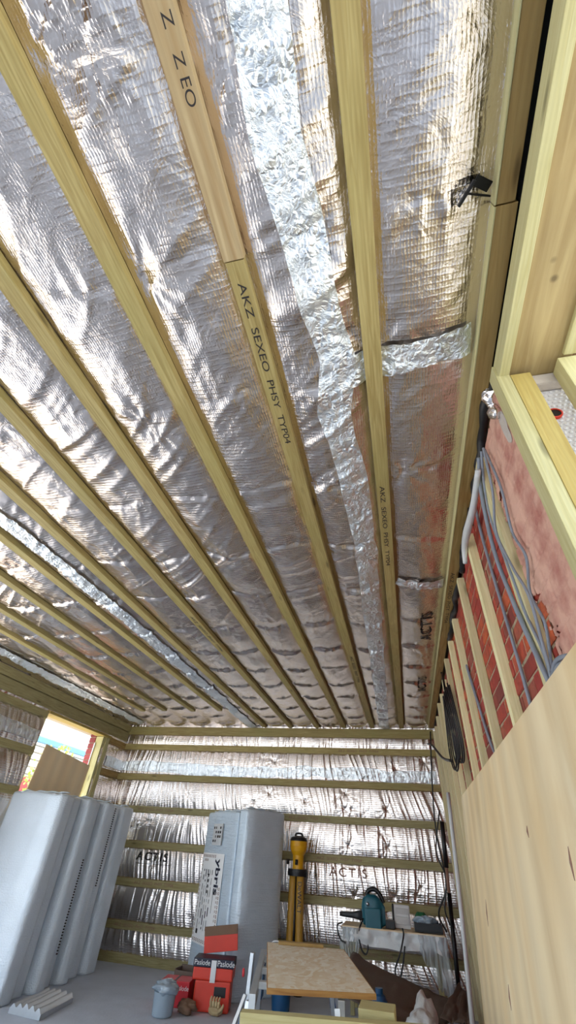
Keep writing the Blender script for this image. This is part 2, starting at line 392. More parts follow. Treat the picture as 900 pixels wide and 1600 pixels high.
# ------------------------------------------------------------------ ceiling
ceil = empty('ceiling', (-2, 2, ZC), kind='structure')
box('roof_deck', (XL - 0.35, YF, ZC + 0.10), (XR + 0.5, YB + 0.15, ZC + 0.2), M['roofdeck'], ceil, bevel=0)
SEAMS = np.array([-1.4, -0.9, -0.45, -0.05, 0.44, 0.98, 1.58, 2.16, 2.70, 3.28, 3.84, 4.36, 4.88, 5.36, 5.84, 6.30, 6.7, 7.2])
_bx = np.array(sorted(BX + [0.45, -4.05, -4.45]))
_stars = [(random.uniform(-4.2, 0.35), s + random.uniform(-0.04, 0.04), random.uniform(0.6, 1.2), random.uniform(0, 6.28)) for s in SEAMS for _ in range(7)]
_stars += [(px(a, b, 2, ZC).x, px(a, b, 2, ZC).y, 1.5, random.uniform(0, 6)) for a, b in ((60, 90), (365, 72), (225, 428), (135, 68), (238, 660), (545, 520), (590, 545))]
def ceil_drop(x, y):
    """how far the foil hangs below its plane"""
    i = np.clip(np.searchsorted(_bx, x) - 1, 0, len(_bx) - 2)
    u = np.clip((x - _bx[i]) / (_bx[i + 1] - _bx[i]), 0, 1)
    hw = 0.042 / (_bx[i + 1] - _bx[i])
    pil = np.sin(np.pi * np.clip((u - hw) / (1 - 2 * hw), 0, 1)) ** 0.7
    yw = y + 0.05 * (vn(x * 3.1, y * 2.0, 1) - 0.5) + 0.03 * np.sin(x * 9)
    j = np.clip(np.searchsorted(SEAMS, yw) - 1, 0, len(SEAMS) - 2)
    v = np.clip((yw - SEAMS[j]) / (SEAMS[j + 1] - SEAMS[j]), 0, 1)
    quilt = np.sin(np.pi * v) ** 0.55
    far = np.clip((y - 0.6) / 2.5, 0.35, 1.0)
    h = pil * (0.006 + 0.034 * quilt * far)
    # folds running out from the seams
    dsm = np.minimum(v, 1 - v)
    xs = x + 0.06 * vn(x * 4, y * 5, 2)
    f1 = ridge(xs * 17 + 2.0 * vn(x * 2, y * 2, 3), y * 2.2 + j * 7.3, 4) ** 2
    f3 = ridge(xs * 41 + 3.0 * vn(x * 3, y * 2, 9), y * 3.0 + j * 5.1, 10) ** 2
    h += 0.006 * f3 * pil ** 0.4 * np.exp(-dsm * 7) * far
    h += 0.016 * f1 * pil ** 0.4 * (0.15 + 0.85 * np.exp(-dsm * 5)) * (0.4 + far * 0.6)
    # long slack diagonal folds, strongest near the viewer
    a = x * 0.80 - y * 0.60; b = x * 0.60 + y * 0.80
    wv = vn(a * 1.3, b * 1.1, 5)
    near = np.clip(1.35 - y * 0.35, 0.2, 1.0) * np.where(x > 0.08, 0.3, 1.0) * pil ** 0.5
    am = 0.25 + 1.3 * vn(a * 2.3 + 4, b * 2.6, 12) ** 2
    f2 = ridge(a * 1.5 + wv, b * 9.0 + wv * 2.2, 6) ** 3
    f4 = ridge(a * 2.6 + wv, b * 21 + wv * 5, 13) ** 2
    h += near * am * (0.027 * f2 + 0.010 * f4)
    # lip of slack foil just past each seam, facing the viewer
    ds = yw - SEAMS[j]
    h += 0.014 * (ds / 0.03) * np.exp(1 - ds / 0.03) * pil ** 0.6 * far * (0.3 + 1.0 * vn(x * 5, j * 3.3, 14))
    h += 0.012 * vn(x * 4, y * 4, 7) * pil + 0.003 * ridge(x * 23, y * 19, 8) * pil
    for sx, sy, am, ph in _stars:
        dx, dy = x - sx, y - sy; r = np.sqrt(dx * dx + dy * dy)
        k = r < 0.30
        if not k.any(): continue
        th = np.arctan2(dy[k], dx[k]); rk = r[k]
        h[k] += am * (-0.012 * np.exp(-rk / 0.035) + 0.0055 * np.exp(-rk / 0.11) * np.cos(9 * th + ph + 3 * np.sin(2 * th + ph)) * (1 - np.exp(-rk / 0.02))) * np.minimum(1, pil[k] * 3)
    return np.minimum(h, 0.004 + 0.10 * pil) * np.clip((6.93 - y) / 0.12, 0.1, 1)
xs = np.arange(XL - 0.02, 0.445, 0.0115)
ys = np.concatenate([np.arange(-1.2, 3.2, 0.0115), np.arange(3.2, YB + 0.02, 0.019)])
Xg, Yg = np.meshgrid(xs, ys, indexing='ij')
Pc = np.stack([Xg, Yg, ZC - ceil_drop(Xg, Yg)], -1)
grid_mesh('foil_sheet', Pc, M['foil'], ceil, flip=True)
# coarse sheet continues behind the viewer
xs2 = np.arange(XL - 0.02, 0.47, 0.04); ys2 = np.arange(YF, -1.19, 0.04)
X2, Y2 = np.meshgrid(xs2, ys2, indexing='ij')
grid_mesh('foil_sheet', np.stack([X2, Y2, ZC - 0.02 * vn(X2 * 5, Y2 * 5, 2)], -1), M['foil'], ceil, flip=True)

def ceil_tape(path, wid, seed):
    """crumpled foil tape following the sheet; path = [(x, y)]"""
    pts = np.array(path, float); seg = np.hypot(*np.diff(pts, axis=0).T); s = np.concatenate([[0], np.cumsum(seg)])
    t = np.arange(0, s[-1], 0.010); c = np.stack([np.interp(t, s, pts[:, 0]), np.interp(t, s, pts[:, 1])], -1)
    d = np.gradient(c, axis=0); d /= np.hypot(d[:, 0], d[:, 1])[:, None]; nrm = np.stack([-d[:, 1], d[:, 0]], -1)
    k = np.linspace(-1, 1, 19); ww = wid * (0.5 + 0.10 * (vn(t * 6, t * 0 + seed, seed) - 0.5))
    P = c[:, None, :] + nrm[:, None, :] * (k[None, :, None] * ww[:, None, None])
    X, Y = P[..., 0], P[..., 1]
    cr = 0.011 * ridge(X * 24 + 3 * vn(X * 9, Y * 9, 2), Y * 19, seed) + 0.006 * ridge(X * 52 + 2 * vn(X * 20, Y * 20, 4), Y * 43, seed + 1)
    return np.stack([X, Y, ZC - ceil_drop(X, Y) - 0.0035 - cr], -1)
grid_mesh('foil_tape', ceil_tape([(-0.16, -1.2), (-0.155, 0.0), (-0.17, 0.2), (-0.145, 0.38), (-0.125, 0.68), (-0.09, 0.9), (-0.14, 1.13), (-0.10, 1.55), (-0.09, 2.26), (-0.12, 3.42), (-0.20, 6.7), (-0.20, 6.86)], 0.135, 3), M['tape'], ceil)
grid_mesh('foil_tape', ceil_tape([(-0.10, 0.96), (0.10, 0.94), (0.25, 0.92), (0.415, 0.905)], 0.125, 5), M['tape'], ceil)
grid_mesh('foil_tape', ceil_tape([(-2.30, 0.0), (-2.26, 1.6), (-2.20, 3.0), (-2.21, 6.86)], 0.13, 7), M['tape'], ceil)
grid_mesh('foil_tape', ceil_tape([(-4.1, 2.0), (-4.12, 4.0), (-4.1, 6.8)], 0.11, 9), M['tape'], ceil)
grid_mesh('foil_tape', ceil_tape([(0.09, 2.66), (0.25, 2.70), (0.41, 2.72)], 0.10, 11), M['tape'], ceil)

zb = ZB + 0.02
for k, x in enumerate(BX):
    y1 = 6.885 if k < 6 else 5.97 + 0.02 * (k % 2)
    if k == 1:
        beam('batten', (x, YF, zb), (x, 0.466, zb), 0.072, 0.042, M['pine'], ceil)
        beam('batten', (x, 0.469, zb), (x, y1, zb), 0.066, 0.04, M['batten'], ceil)
    else:
        beam('batten', (x, YF, zb), (x, y1, zb), 0.068, 0.04, M['batten'], ceil)
# edge timbers beside the brick wall and round the top of the walls
beam('edge_batten', (0.455, YF, ZB + 0.03), (0.455, 0.482, ZB + 0.03), 0.052, 0.062, M['timber_brown'], ceil)
beam('edge_batten', (0.459, 0.486, ZB + 0.03), (0.457, 6.86, ZB + 0.03), 0.062, 0.062, M['timber_brown'], ceil)
beam('edge_strip', (0.4255, YF, ZB + 0.03), (0.4255, 0.482, ZB + 0.03), 0.006, 0.066, M['batten_pale'], ceil)
beam('edge_strip', (0.4265, 0.486, ZB + 0.03), (0.4185, 6.86, ZB + 0.03), 0.006, 0.066, M['batten_pale'], ceil)
DN = (0, 0, -1)
def stencil(x, y, body, size, parent, z=ZB - 0.0008, sq=1.0):
    text('stamp_lettering', body, size, (0, 1, 0), DN, (x, y, z), M['ink'], parent, squash=sq)
stencil(-0.378, 0.905, 'AKZ  SEXEO  PHSY  TYP04', 0.039, ceil, sq=1.62)
stencil(0.038, 2.03, 'AKZ  SEXEO  PHSY  TYP04', 0.036, ceil, sq=1.85)
stencil(0.452, 2.95, 'AKZ  SEXEO  PHSY  TYP04', 0.036, ceil, sq=1.85)
stencil(-0.368, 0.01, 'Z   Z EO', 0.038, ceil, sq=1.2)
stencil(-1.62, 3.4, 'AKZ  SEXEO  PHSY  TYP04', 0.036, ceil, sq=1.85)
stencil(-0.378, 4.4, 'AKZ  SEXEO  PHSY  TYP04', 0.036, ceil, sq=1.85)
def foil_print_ceiling(x, y, L):
    t = text('foil_lettering', 'ACTIS', 0.125, (0, -1, 0), DN, (0, 0, 0), M['ink'], ceil, bold=0.002)
    for v in t.data.vertices:
        q = v.co.copy(); X, Y = np.array([x + q.x]), np.array([y + q.y * L])
        v.co = Vector((X[0], Y[0], float(ZC - ceil_drop(X, Y)[0] - 0.008 + q.z)))
    t.data.update()
foil_print_ceiling(0.31, 3.4, 1.3); foil_print_ceiling(0.30, 4.87, 1.2)

# ------------------------------------------------------------------ back wall
wb = empty('wall_back', (-2, YB, 0), kind='structure')
box('sheathing', (XL - 0.35, YB + 0.05, -0.1), (XR + 0.3, YB + 0.14, ZC + 0.1), M['wall_board'], wb, bevel=0)
ROWS = [0.03, 0.335, 0.75, 1.15, 1.555, 1.96, 2.37, 2.60]
def wall_bulge(u, z, rows, seed):
    rz = np.array([-0.1] + rows + [2.8]); i = np.clip(np.searchsorted(rz, z) - 1, 0, len(rz) - 2)
    v = np.clip((z - rz[i]) / (rz[i + 1] - rz[i]), 0, 1)
    pil = np.sin(np.pi * v) ** 0.55
    sl = 0.25 * (vn(u * 1.5, i * 3.0, 9) - 0.35)            # folds lean a little
    q = u + sl * (v - 0.5) + 0.02 * vn(u * 5, z * 4, seed)
    amp = 0.4 + 1.1 * vn(u * 1.7 + 5, i * 5.1, seed + 2)
    f1 = ridge(q * 22, i * 11.3 + v * 0.45, seed + 3) ** 3
    f2 = ridge(q * 46, i * 5.7 + v * 0.7, seed + 4) ** 2
    edge = np.exp(-np.minimum(v, 1 - v) * 4.5)
    h = 0.030 * pil + pil ** 0.35 * amp * (0.014 * f1 * (0.55 + 0.45 * edge) + 0.006 * f2 * (0.3 + 0.7 * edge))
    h += 0.008 * vn(u * 5, z * 5, seed + 5) * pil
    return h
def stars_on(u, z, h, lst):
    for su, sz, am, ph in lst:
        du, dz = u - su, z - sz; r = np.sqrt(du * du + dz * dz); k = r < 0.3
        if not k.any(): continue
        th = np.arctan2(dz[k], du[k]); rk = r[k]
        h[k] += am * (-0.014 * np.exp(-rk / 0.025) + 0.0035 * np.exp(-rk / 0.09) * np.cos(10 * th + ph + 2 * np.sin(th * 3 + ph)) * (1 - np.exp(-rk / 0.02)))
    return h
_sb = [(random.uniform(-4.2, 0.3), random.choice(ROWS[2:]) - random.uniform(0.09, 0.3), random.uniform(0.6, 1.3), random.uniform(0, 6)) for _ in range(26)]
_sb += [(px(a, b, 1, YB).x, px(a, b, 1, YB).z, 1.5, 1.0) for a, b in ((477, 1252), (540, 1240), (540, 1265), (605, 1265), (555, 1400), (617, 1402), (545, 1322), (607, 1325), (422, 1240), (430, 1190))]
def back_h(x, z): return stars_on(x, z, wall_bulge(x, z, ROWS, 1), _sb)
xs = np.arange(XL - 0.02, XR + 0.05, 0.008); zs = np.arange(-0.02, ZC + 0.03, 0.0135)
Xg, Zg = np.meshgrid(xs, zs, indexing='ij')
grid_mesh('foil_sheet', np.stack([Xg, YB - back_h(Xg, Zg), Zg], -1), M['foil_back'], wb)
def wall_tape(name, us, z0, hgt, place, mat, parent, seed):
    z = np.linspace(z0 - hgt / 2, z0 + hgt / 2, 13); U, Z = np.meshgrid(us, z, indexing='ij')
    k_ = (Z - z0) / hgt; Z = z0 + k_ * hgt * (0.75 + 0.5 * vn(U * 5, np.sign(k_) * 3 + 7, seed)) + 0.03 * (vn(U * 1.5, U * 0, seed) - 0.5)
    cr = 0.010 * ridge(U * 20 + 3 * vn(U * 9, Z * 9, 2), Z * 22, seed) + 0.005 * ridge(U * 45 + 2 * vn(U * 20, Z * 20, 4), Z * 40, seed + 1)
    grid_mesh(name, place(U, Z, cr), mat, parent, flip=(mat is M['tape_side']))
wall_tape('foil_tape', np.arange(XL, XR - 0.05, 0.01), 2.085, 0.13, lambda U, Z, c: np.stack([U, YB - back_h(U, Z) - 0.004 - c, Z], -1), M['tape_back'], wb, 4)
for k, z in enumerate(ROWS):
    if k == 7:
        beam('wall_plate', (XL, YB - 0.025, 2.605), (XR - 0.03, YB - 0.025, 2.605), 0.115, 0.055, M['batten'], wb, up=(0, -1, 0))
    else:
        zz = z if k else 0.045
        beam('batten', (XL, YB - 0.022, zz), (XR - 0.03, YB - 0.022, zz), 0.078 if k else 0.09, 0.045, M['batten'] if k > 4 else M['batten_wall'], wb, up=(0, -1, 0))
BN = (0, -1, 0)
for x, z in ((-3.4, 0.75), (-3.55, 0.335), (-3.6, 1.555), (-0.9, 1.15), (-0.6, 0.335), (-0.6, 2.37), (-1.3, 1.555)):
    text('stamp_lettering', 'AKZ  SEXEO  PHSY  TYP04', 0.045, (1, 0, 0), BN, (x, YB - 0.0455, z), M['ink_brown'], wb, squash=1.1)
def foil_print_back(x, z, s, ink='ink'):
    t = text('foil_lettering', 'ACTIS', 0.125, (1, 0, 0), BN, (0, 0, 0), M[ink], wb, squash=s, bold=0.002 if ink == 'ink' else 0.0)
    me = t.data
    for v in me.vertices:
        q = v.co; X, Z = np.array([x + q.x]), np.array([z + q.z]); v.co = Vector((X[0], float(YB - back_h(X, Z)[0] - 0.009 + q.y), Z[0]))
    us = np.linspace(x - 0.20 * s, x + 0.24 * s, 24); U, Z = np.meshgrid(us, np.array([z - 0.075, z - 0.071]), indexing='ij')
    grid_mesh('lettering_underline', np.stack([U, YB - back_h(U, Z) - 0.009, Z], -1), M['ink'], wb)
foil_print_back(-3.50, 1.025, 1.15); foil_print_back(-0.79, 1.025, 1.15, 'ink_brown')

# ------------------------------------------------------------------ left wall with an unglazed window opening
WY0, WY1, WZ0, WZ1 = 4.97, 6.25, 1.0, 2.385
LO0, LO1, LOZ = -0.6, 3.8, 2.36                  # wide opening added outside the view to light the room
wl = empty('wall_left', (XL, 3, 0), kind='structure')
def side_h(y, z): return wall_bulge(y, z, ROWS, 6)
ys = np.arange(LO1, YB + 0.02, 0.013); zs = np.arange(-0.02, ZC + 0.03, 0.0125)
Yg, Zg = np.meshgrid(ys, zs, indexing='ij')
cyc = (Yg[:-1, :-1] + Yg[1:, 1:]) / 2; czc = (Zg[:-1, :-1] + Zg[1:, 1:]) / 2
keep = ~((cyc > WY0 - 0.02) & (cyc < WY1 + 0.03) & (czc > WZ0 - 0.02) & (czc < WZ1 + 0.02))
grid_mesh('foil_sheet', np.stack([XL + side_h(Yg, Zg), Yg, Zg], -1), M['foil_side'], wl, mask=keep)
ys2 = np.arange(YF, LO1 + 0.03, 0.04); zs2 = np.arange(LOZ, ZC + 0.03, 0.03); Y2, Z2 = np.meshgrid(ys2, zs2, indexing='ij')
grid_mesh('foil_sheet', np.stack([XL + side_h(Y2, Z2), Y2, Z2], -1), M['foil_side'], wl)
wall_tape('foil_tape', np.arange(3.85, WY0 - 0.05, 0.01), 2.12, 0.13, lambda U, Z, c: np.stack([XL + side_h(U, Z) + 0.004 + c, U, Z], -1), M['tape_side'], wl, 5)
wall_tape('foil_tape', np.arange(6.46, YB - 0.02, 0.01), 2.10, 0.13, lambda U, Z, c: np.stack([XL + side_h(U, Z) + 0.004 + c, U, Z], -1), M['tape_side'], wl, 6)
for nm, lo, hi in (('sheathing', (XL - 0.2, LO1, -0.1), (XL - 0.02, WY0 - 0.06, ZC + 0.1)), ('sheathing', (XL - 0.2, YF, -0.1), (XL - 0.02, LO0, ZC + 0.1)), ('sheathing', (XL - 0.2, LO0, LOZ), (XL - 0.02, LO1, ZC + 0.1)), ('sheathing', (XL - 0.2, WY1 + 0.12, -0.1), (XL - 0.02, YB + 0.1, ZC + 0.1)),
                   ('sheathing', (XL - 0.2, WY0 - 0.06, WZ1 + 0.05), (XL - 0.02, WY1 + 0.12, ZC + 0.1)), ('sheathing', (XL - 0.2, WY0 - 0.06, -0.1), (XL - 0.02, WY1 + 0.12, WZ0 - 0.05))):
    box(nm, lo, hi, M['wall_board'], wl, bevel=0)
for k, z in enumerate(ROWS[1:-1]):
    xw = XL + 0.022
    if WZ0 < z < WZ1:
        beam('batten', (xw, LO1, z), (xw, WY0 - 0.02, z), 0.078, 0.045, M['batten_wall'], wl, up=(1, 0, 0))
        beam('batten', (xw, WY1 + 0.20, z), (xw, YB - 0.05, z), 0.078, 0.045, M['timber_brown'], wl, up=(1, 0, 0))
    else:
        beam('batten', (xw, YF if z > LOZ else LO1, z), (xw, YB - 0.05, z), 0.078, 0.045, M['batten_wall'], wl, up=(1, 0, 0))
beam('wall_plate', (XL + 0.03, YF, 2.625), (XL + 0.03, YB - 0.055, 2.625), 0.10, 0.065, M['batten_wall'], wl, up=(1, 0, 0))
beam('wall_plate', (XL + 0.025, YF, 2.50), (XL + 0.025, YB - 0.055, 2.50), 0.13, 0.05, M['batten_wall'], wl, up=(1, 0, 0))
# outer brick leaf beside the opening
box('brick_core', (-4.598, WY1 + 0.012, 0.0), (-4.515, WY1 + 0.6, 2.62), M['mortar'], wl, bevel=0)
bm = bmesh.new(); bm_box(bm, (-0.05, 0, 0), (0.05, 0.1, 0.065), None, 0.003)
me_ob = bpy.data.meshes.new('brick'); bm.to_mesh(me_ob); bm.free(); me_ob.materials.append(M['brick_out'])
bm = bmesh.new(); bm_box(bm, (-0.05, 0, 0), (0.05, 0.215, 0.065), None, 0.003)
me_ob2 = bpy.data.meshes.new('brick'); bm.to_mesh(me_ob2); bm.free(); me_ob2.materials.append(M['brick_out'])
for r in range(22):
    z = 0.95 + r * 0.075
    o = bpy.data.objects.new('brick', me_ob if r % 2 else me_ob2); o.location = (-4.556, WY1 + 0.004, z); link(o, wl)
box('soffit_lintel', (-4.75, WY0 - 0.1, WZ1 + 0.04), (-4.61, WY1 + 0.6, WZ1 + 0.24), M['outwall'], wl, bevel=0)

win = empty('window_1', (XL, 5.6, WZ0), kind='structure')
beam('head_lining', (XL - 0.02, WY0 - 0.02, WZ1 + 0.02), (XL - 0.02, WY1 + 0.17, WZ1 + 0.02), 0.16, 0.032, M['jamb'], win)
beam('jamb_lining', (XL - 0.03, WY1 + 0.035, WZ0), (XL - 0.03, WY1 + 0.035, WZ1), 0.12, 0.055, M['batten_pale'], win, up=(0, 1, 0))
beam('jamb_lining', (XL + 0.012, WY1 + 0.12, WZ0), (XL + 0.012, WY1 + 0.12, WZ1), 0.065, 0.085, M['batten_pale'], win, up=(0, 1, 0))
beam('jamb_lining', (XL - 0.06, WY0 - 0.03, WZ0), (XL - 0.06, WY0 - 0.03, WZ1), 0.17, 0.05, M['batten_pale'], win, up=(0, 1, 0))
beam('sill_board', (XL - 0.06, WY0 - 0.02, WZ0 - 0.02), (XL - 0.06, WY1 + 0.08, WZ0 - 0.02), 0.2, 0.04, M['batten_pale'], win)
tube('foil_flap', [(XL - 0.085, WY1 - 0.0, 1.6), (XL - 0.08, WY1 - 0.004, 1.85), (XL - 0.087, WY1 + 0.002, 2.1), (XL - 0.08, WY1 - 0.002, 2.3)], 0.016, M['white_film'], win, flat=0.4)

# ------------------------------------------------------------------ right wall: bricks, battens, and the framed opening beside the viewer
wr = empty('wall_right', (XR, 3, 0), kind='structure')
OY = 1.02                                        # far side of the opening
box('mortar_bed', (XR + 0.004, OY + 0.03, 0.0), (XR + 0.11, YB + 0.1, 2.63), M['mortar'], wr, bevel=0)
box('mortar_bed', (XR + 0.02, OY, 2.62), (XR + 0.11, YB + 0.1, ZC + 0.12), M['wall_board'], wr, bevel=0)
def brickmesh(mat, L=0.215, seed=0):
    bm = bmesh.new(); bm_box(bm, (0, 0, 0), (0.04, L, 0.065), None, 0.004)
    rr = random.Random(seed)
    for v in bm.verts: v.co += Vector((rr.uniform(-.002, .002), rr.uniform(-.002, .002), rr.uniform(-.0015, .0015)))
    me = bpy.data.meshes.new('brick'); bm.to_mesh(me); bm.free(); me.materials.append(mat); return me
red = [brickmesh(M['brick'], seed=i) for i in range(4)]; pink = [brickmesh(M['brick_pink'], seed=i) for i in range(3)]
half_p = brickmesh(M['brick_pink'], 0.10, 9)
nb = 0; bmf = bmesh.new()
for r in range(35):
    z = 0.006 + r * 0.075; y = OY + 0.03 + (0.1125 if r % 2 else 0.0)
    if r % 2:
        o = bpy.data.objects.new('brick', half_p); o.location = (XR, OY + 0.032, z); link(o, wr)
    while y < YB - 0.1:
        j = random.uniform(-0.003, 0.003)
        if z > 1.22 and 1.20 < y < 4.4:
            o = bpy.data.objects.new('brick', random.choice(red)); o.location = (XR + j, y, z); link(o, wr); nb += 1
        else:
            bm_box(bmf, (XR + j, y, z), (XR + 0.04, y + 0.215, z + 0.065))
        y += 0.225
o = bobj('brickwork', bmf, M['brick'], wr); o['kind'] = 'stuff'
# pinkish paint and plaster coat over the bricks beside the opening, ragged at its far edge
yy = np.arange(OY + 0.03, 1.62, 0.006); zz = np.arange(0.9, 2.61, 0.006); Yc, Zc = np.meshgrid(yy, zz, indexing='ij')
row = np.floor((Zc - 0.006) / 0.075); fz = (Zc - 0.006) / 0.075 - row
fy = ((Yc - OY - 0.03 - np.where(row % 2 == 1, 0.1125, 0)) / 0.225) % 1.0
joint = np.clip((fz - 0.87) / 0.05, 0, 1) + np.clip((fy - 0.955) / 0.02, 0, 1)
jn = np.clip(joint, 0, 1) * (0.45 + 0.8 * np.clip((Yc - 1.12) * 4 + vn(Yc * 8, Zc * 8, 4) - 0.5, 0, 1))
xc = XR - 0.0055 + 0.007 * jn - 0.002 * vn(Yc * 60, Zc * 60, 3)
edge_y = 1.40 + 0.14 * (vn(Zc * 4, Zc * 0 + 2, 5) - 0.5) + 0.10 * (vn(Zc * 16, Yc * 16, 6) - 0.5) + 0.10 * (vn(Zc * 50, Yc * 50, 7) - 0.5)
km = (Yc < edge_y)[:-1, :-1]
grid_mesh('paint_coat', np.stack([xc, Yc, Zc], -1), M['pinkcoat'], wr, mask=km, flip=True)
# smears of plaster left on the bricks beside the opening
def smear(pts, mat, seed):
    c = [Vector(p) for p in pts]; n = 40; vs_, fs = [], []
    for i in range(n):
        a = 2 * math.pi * i / n; rr = 0.75 + 0.5 * float(vn(math.cos(a) * 2 + seed, math.sin(a) * 2 + seed, seed))
        vs_.append((XR - 0.0085, c[0].y + c[1].y * rr * math.cos(a), c[0].z + c[1].z * rr * math.sin(a)))
    vs_.append((XR - 0.011, c[0].y, c[0].z))
    for i in range(n): fs.append((i, (i + 1) % n, n))
    return mobj('plaster_smear', vs_, fs, mat, wr, True)
M['plaster'] = plain('plaster', srgb(206, 196, 188), 0.95, bump=0.7, bscale=50)
smear([(0, 1.13, 2.44), (0, 0.028, 0.10)], M['plaster'], 3)
# vertical battens on the bricks
WB = [2.012, 2.515, 3.04, 3.47, 3.93, 4.40, 4.86, 5.32, 5.78, 6.24, 6.66]
for k, y in enumerate(WB):
    beam('batten', (XR - 0.021, y, 0.0), (XR - 0.021, y, 2.575 + 0.02 * math.sin(k * 2)), 0.046, 0.042, M['cream'], wr, up=(1, 0, 0))
beam('batten', (XR - 0.018, 1.515, 0.0), (XR - 0.018, 1.475, 2.60), 0.075, 0.034, M['cream'], wr, up=(1, 0, 0))
# black rolls for dark bits and shade in the gap, plus one foil roll, at the head of the wall
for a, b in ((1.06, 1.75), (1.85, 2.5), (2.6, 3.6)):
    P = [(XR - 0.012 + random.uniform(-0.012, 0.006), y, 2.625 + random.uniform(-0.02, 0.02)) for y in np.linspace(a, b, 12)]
    tube('gap_fill', P, [0.014, 0.026, 0.016, 0.028, 0.018, 0.024, 0.012], M['black'], wr, sides=7, n=3, flat=0.8)
fr = [('gap_fill', (1.04, 1.24))]
P = [(XR - 0.015 + random.uniform(-0.01, 0.01), 1.13 + random.uniform(-0.02, 0.02), z) for z in np.linspace(2.50, 2.66, 7)]
tube('gap_fill', P, [0.02, 0.03, 0.022, 0.034, 0.02], M['foil_side'], wr, sides=8, n=4)

box('return_wall', (XR + 0.0, YF, 0.0), (XR + 0.3, -2.3, ZC + 0.1), M['outwall'], wr, bevel=0)
op = empty('door_1', (XR, 0.3, 0), kind='structure')
HY = -2.3
ZH = 2.52
beam('head_batten', (0.486, HY, ZH + 0.038), (0.486, OY - 0.03, ZH + 0.038), 0.034, 0.076, M['batten_pale'], op)
box('head_plank', (0.506, HY, ZH + 0.014), (0.70, OY + 0.01, ZH + 0.06), None, op, bevel=0.002)
op.children[-1].data.materials.append(wood('soffit_pine', srgb(178, 158, 112), srgb(146, 122, 78), grain=0.55, along=(14.0, 1.0, 14.0)))
beam('head_batten', (0.688, HY, ZH + 0.035), (0.688, OY - 0.10, ZH + 0.035), 0.05, 0.076, M['batten_pale'], op)
beam('jamb_batten', (0.482, 0.998, 0.0), (0.482, 0.998, 2.585), 0.044, 0.062, M['batten_pale'], op, up=(0, 1, 0))
beam('jamb_plank', (0.536, 0.987, 0.0), (0.536, 0.987, 2.515), 0.064, 0.045, M['jamb'], op, up=(0, 1, 0))
beam('jamb_batten', (0.682, 0.955, 0.0), (0.682, 0.955, 2.515), 0.075, 0.06, M['batten_pale'], op, up=(0, 1, 0))
# bubble sheet lining the reveal
bm = bmesh.new(); bm_box(bm, (0.50, 1.03, 0.0), (0.72, 1.05, 2.50))
bobj('reveal_sheet', bm, M['bubble'], op)
bm = bmesh.new()
for i in range(9):
    for j in range(38):
        x = 0.575 + i * 0.017 + (0.0085 if j % 2 else 0); z = 1.75 + j * 0.0195
        r_ = bmesh.ops.create_icosphere(bm, subdivisions=1, radius=0.0075)
        for v in r_['verts']: v.co = Vector((v.co.x + x, v.co.y * 0.55 + 1.029, v.co.z + z))
o = bobj('bubbles', bm, M['bubble'], op, True); o['kind'] = 'stuff'
MM = Matrix.Translation((0.607, 1.022, 2.348)) @ Matrix.Rotation(math.pi / 2, 4, 'X')
lathe('hole_ring', [(0.018, -0.004), (0.019, 0.004), (0.0235, 0.003), (0.0235, -0.006), (0.018, -0.006)], M['orange'], op, M=MM)
lathe('hole_dark', [(0.0, 0.001), (0.0185, 0.001), (0.0185, -0.004)], M['black'], op, M=MM)  # black disc stands for the dark inside the ringed hole
box('head_packing', (0.575, 0.99, 2.478), (0.72, 1.028, 2.53), M['plaster'], op, bevel=0.008)
# masonry above and beyond the opening, and the far side of the wall
box('lintel', (XR + 0.02, HY, ZH + 0.062), (XR + 0.30, OY + 0.03, ZC + 0.1), M['wall_board'], op, bevel=0)
box('outer_leaf', (XR + 0.24, OY + 0.02, 0), (XR + 0.34, YB, 2.7), M['outwall'], wr, bevel=0)

# ------------------------------------------------------------------ black bracket on the ceiling
box('gap_shade', (0.478, YF, 2.70), (0.54, YB, 2.715), M['black'], ceil, bevel=0)  # black strips put the shade of the gap beside the edge timber into colour
box('gap_shade', (0.5195, YF, 2.60), (0.523, OY, 2.71), M['black'], ceil, bevel=0)
br = empty('metal_bracket', (0.40, 0.45, ZC - 0.03), 'small black angled metal bracket poking out beside the edge timber of the ceiling', 'bracket')
p = [px(716, 323, 2, ZC - 0.045), px(742, 281, 2, ZC - 0.04), px(766, 284, 2, ZC - 0.03), px(766, 306, 2, ZC - 0.03)]
beam('arm', p[0], p[1], 0.008, 0.016, M['blackmetal'], br)
beam('arm', (p[1] + p[0]) / 2, p[3], 0.005, 0.010, M['blackmetal'], br)
beam('plate', p[1], p[2] + Vector((0, 0.012, 0)), 0.028, 0.005, M['blackmetal'], br)

# ------------------------------------------------------------------ plywood leaning on the right wall
ps = empty('plywood_sheet', (0.3, 2.2, 0), 'large pale plywood sheet leaning on the battened brick wall', 'plywood')
ty0, ty1, zt, tilt = 0.55, 3.70, 1.548, 0.078
M['ply_edge'] = wood('ply_edge', srgb(214, 184, 136), srgb(170, 130, 84), knots=False, along=(1, 1, 60))
xb = 0.40 - tilt * 1.548 * 1.0
ang = math.atan2(0.40 - xb, zt); Lp = zt / math.cos(ang)
bm = bmesh.new(); bm_box(bm, (-0.018, -(ty1 - ty0) / 2, 0), (0, (ty1 - ty0) / 2, Lp - 0.006), None, 0.0015)
o = bobj('sheet', bm, M['ply'], ps); o.matrix_basis = Matrix.Translation((xb, (ty0 + ty1) / 2, 0.006)) @ Matrix.Rotation(ang, 4, 'Y')
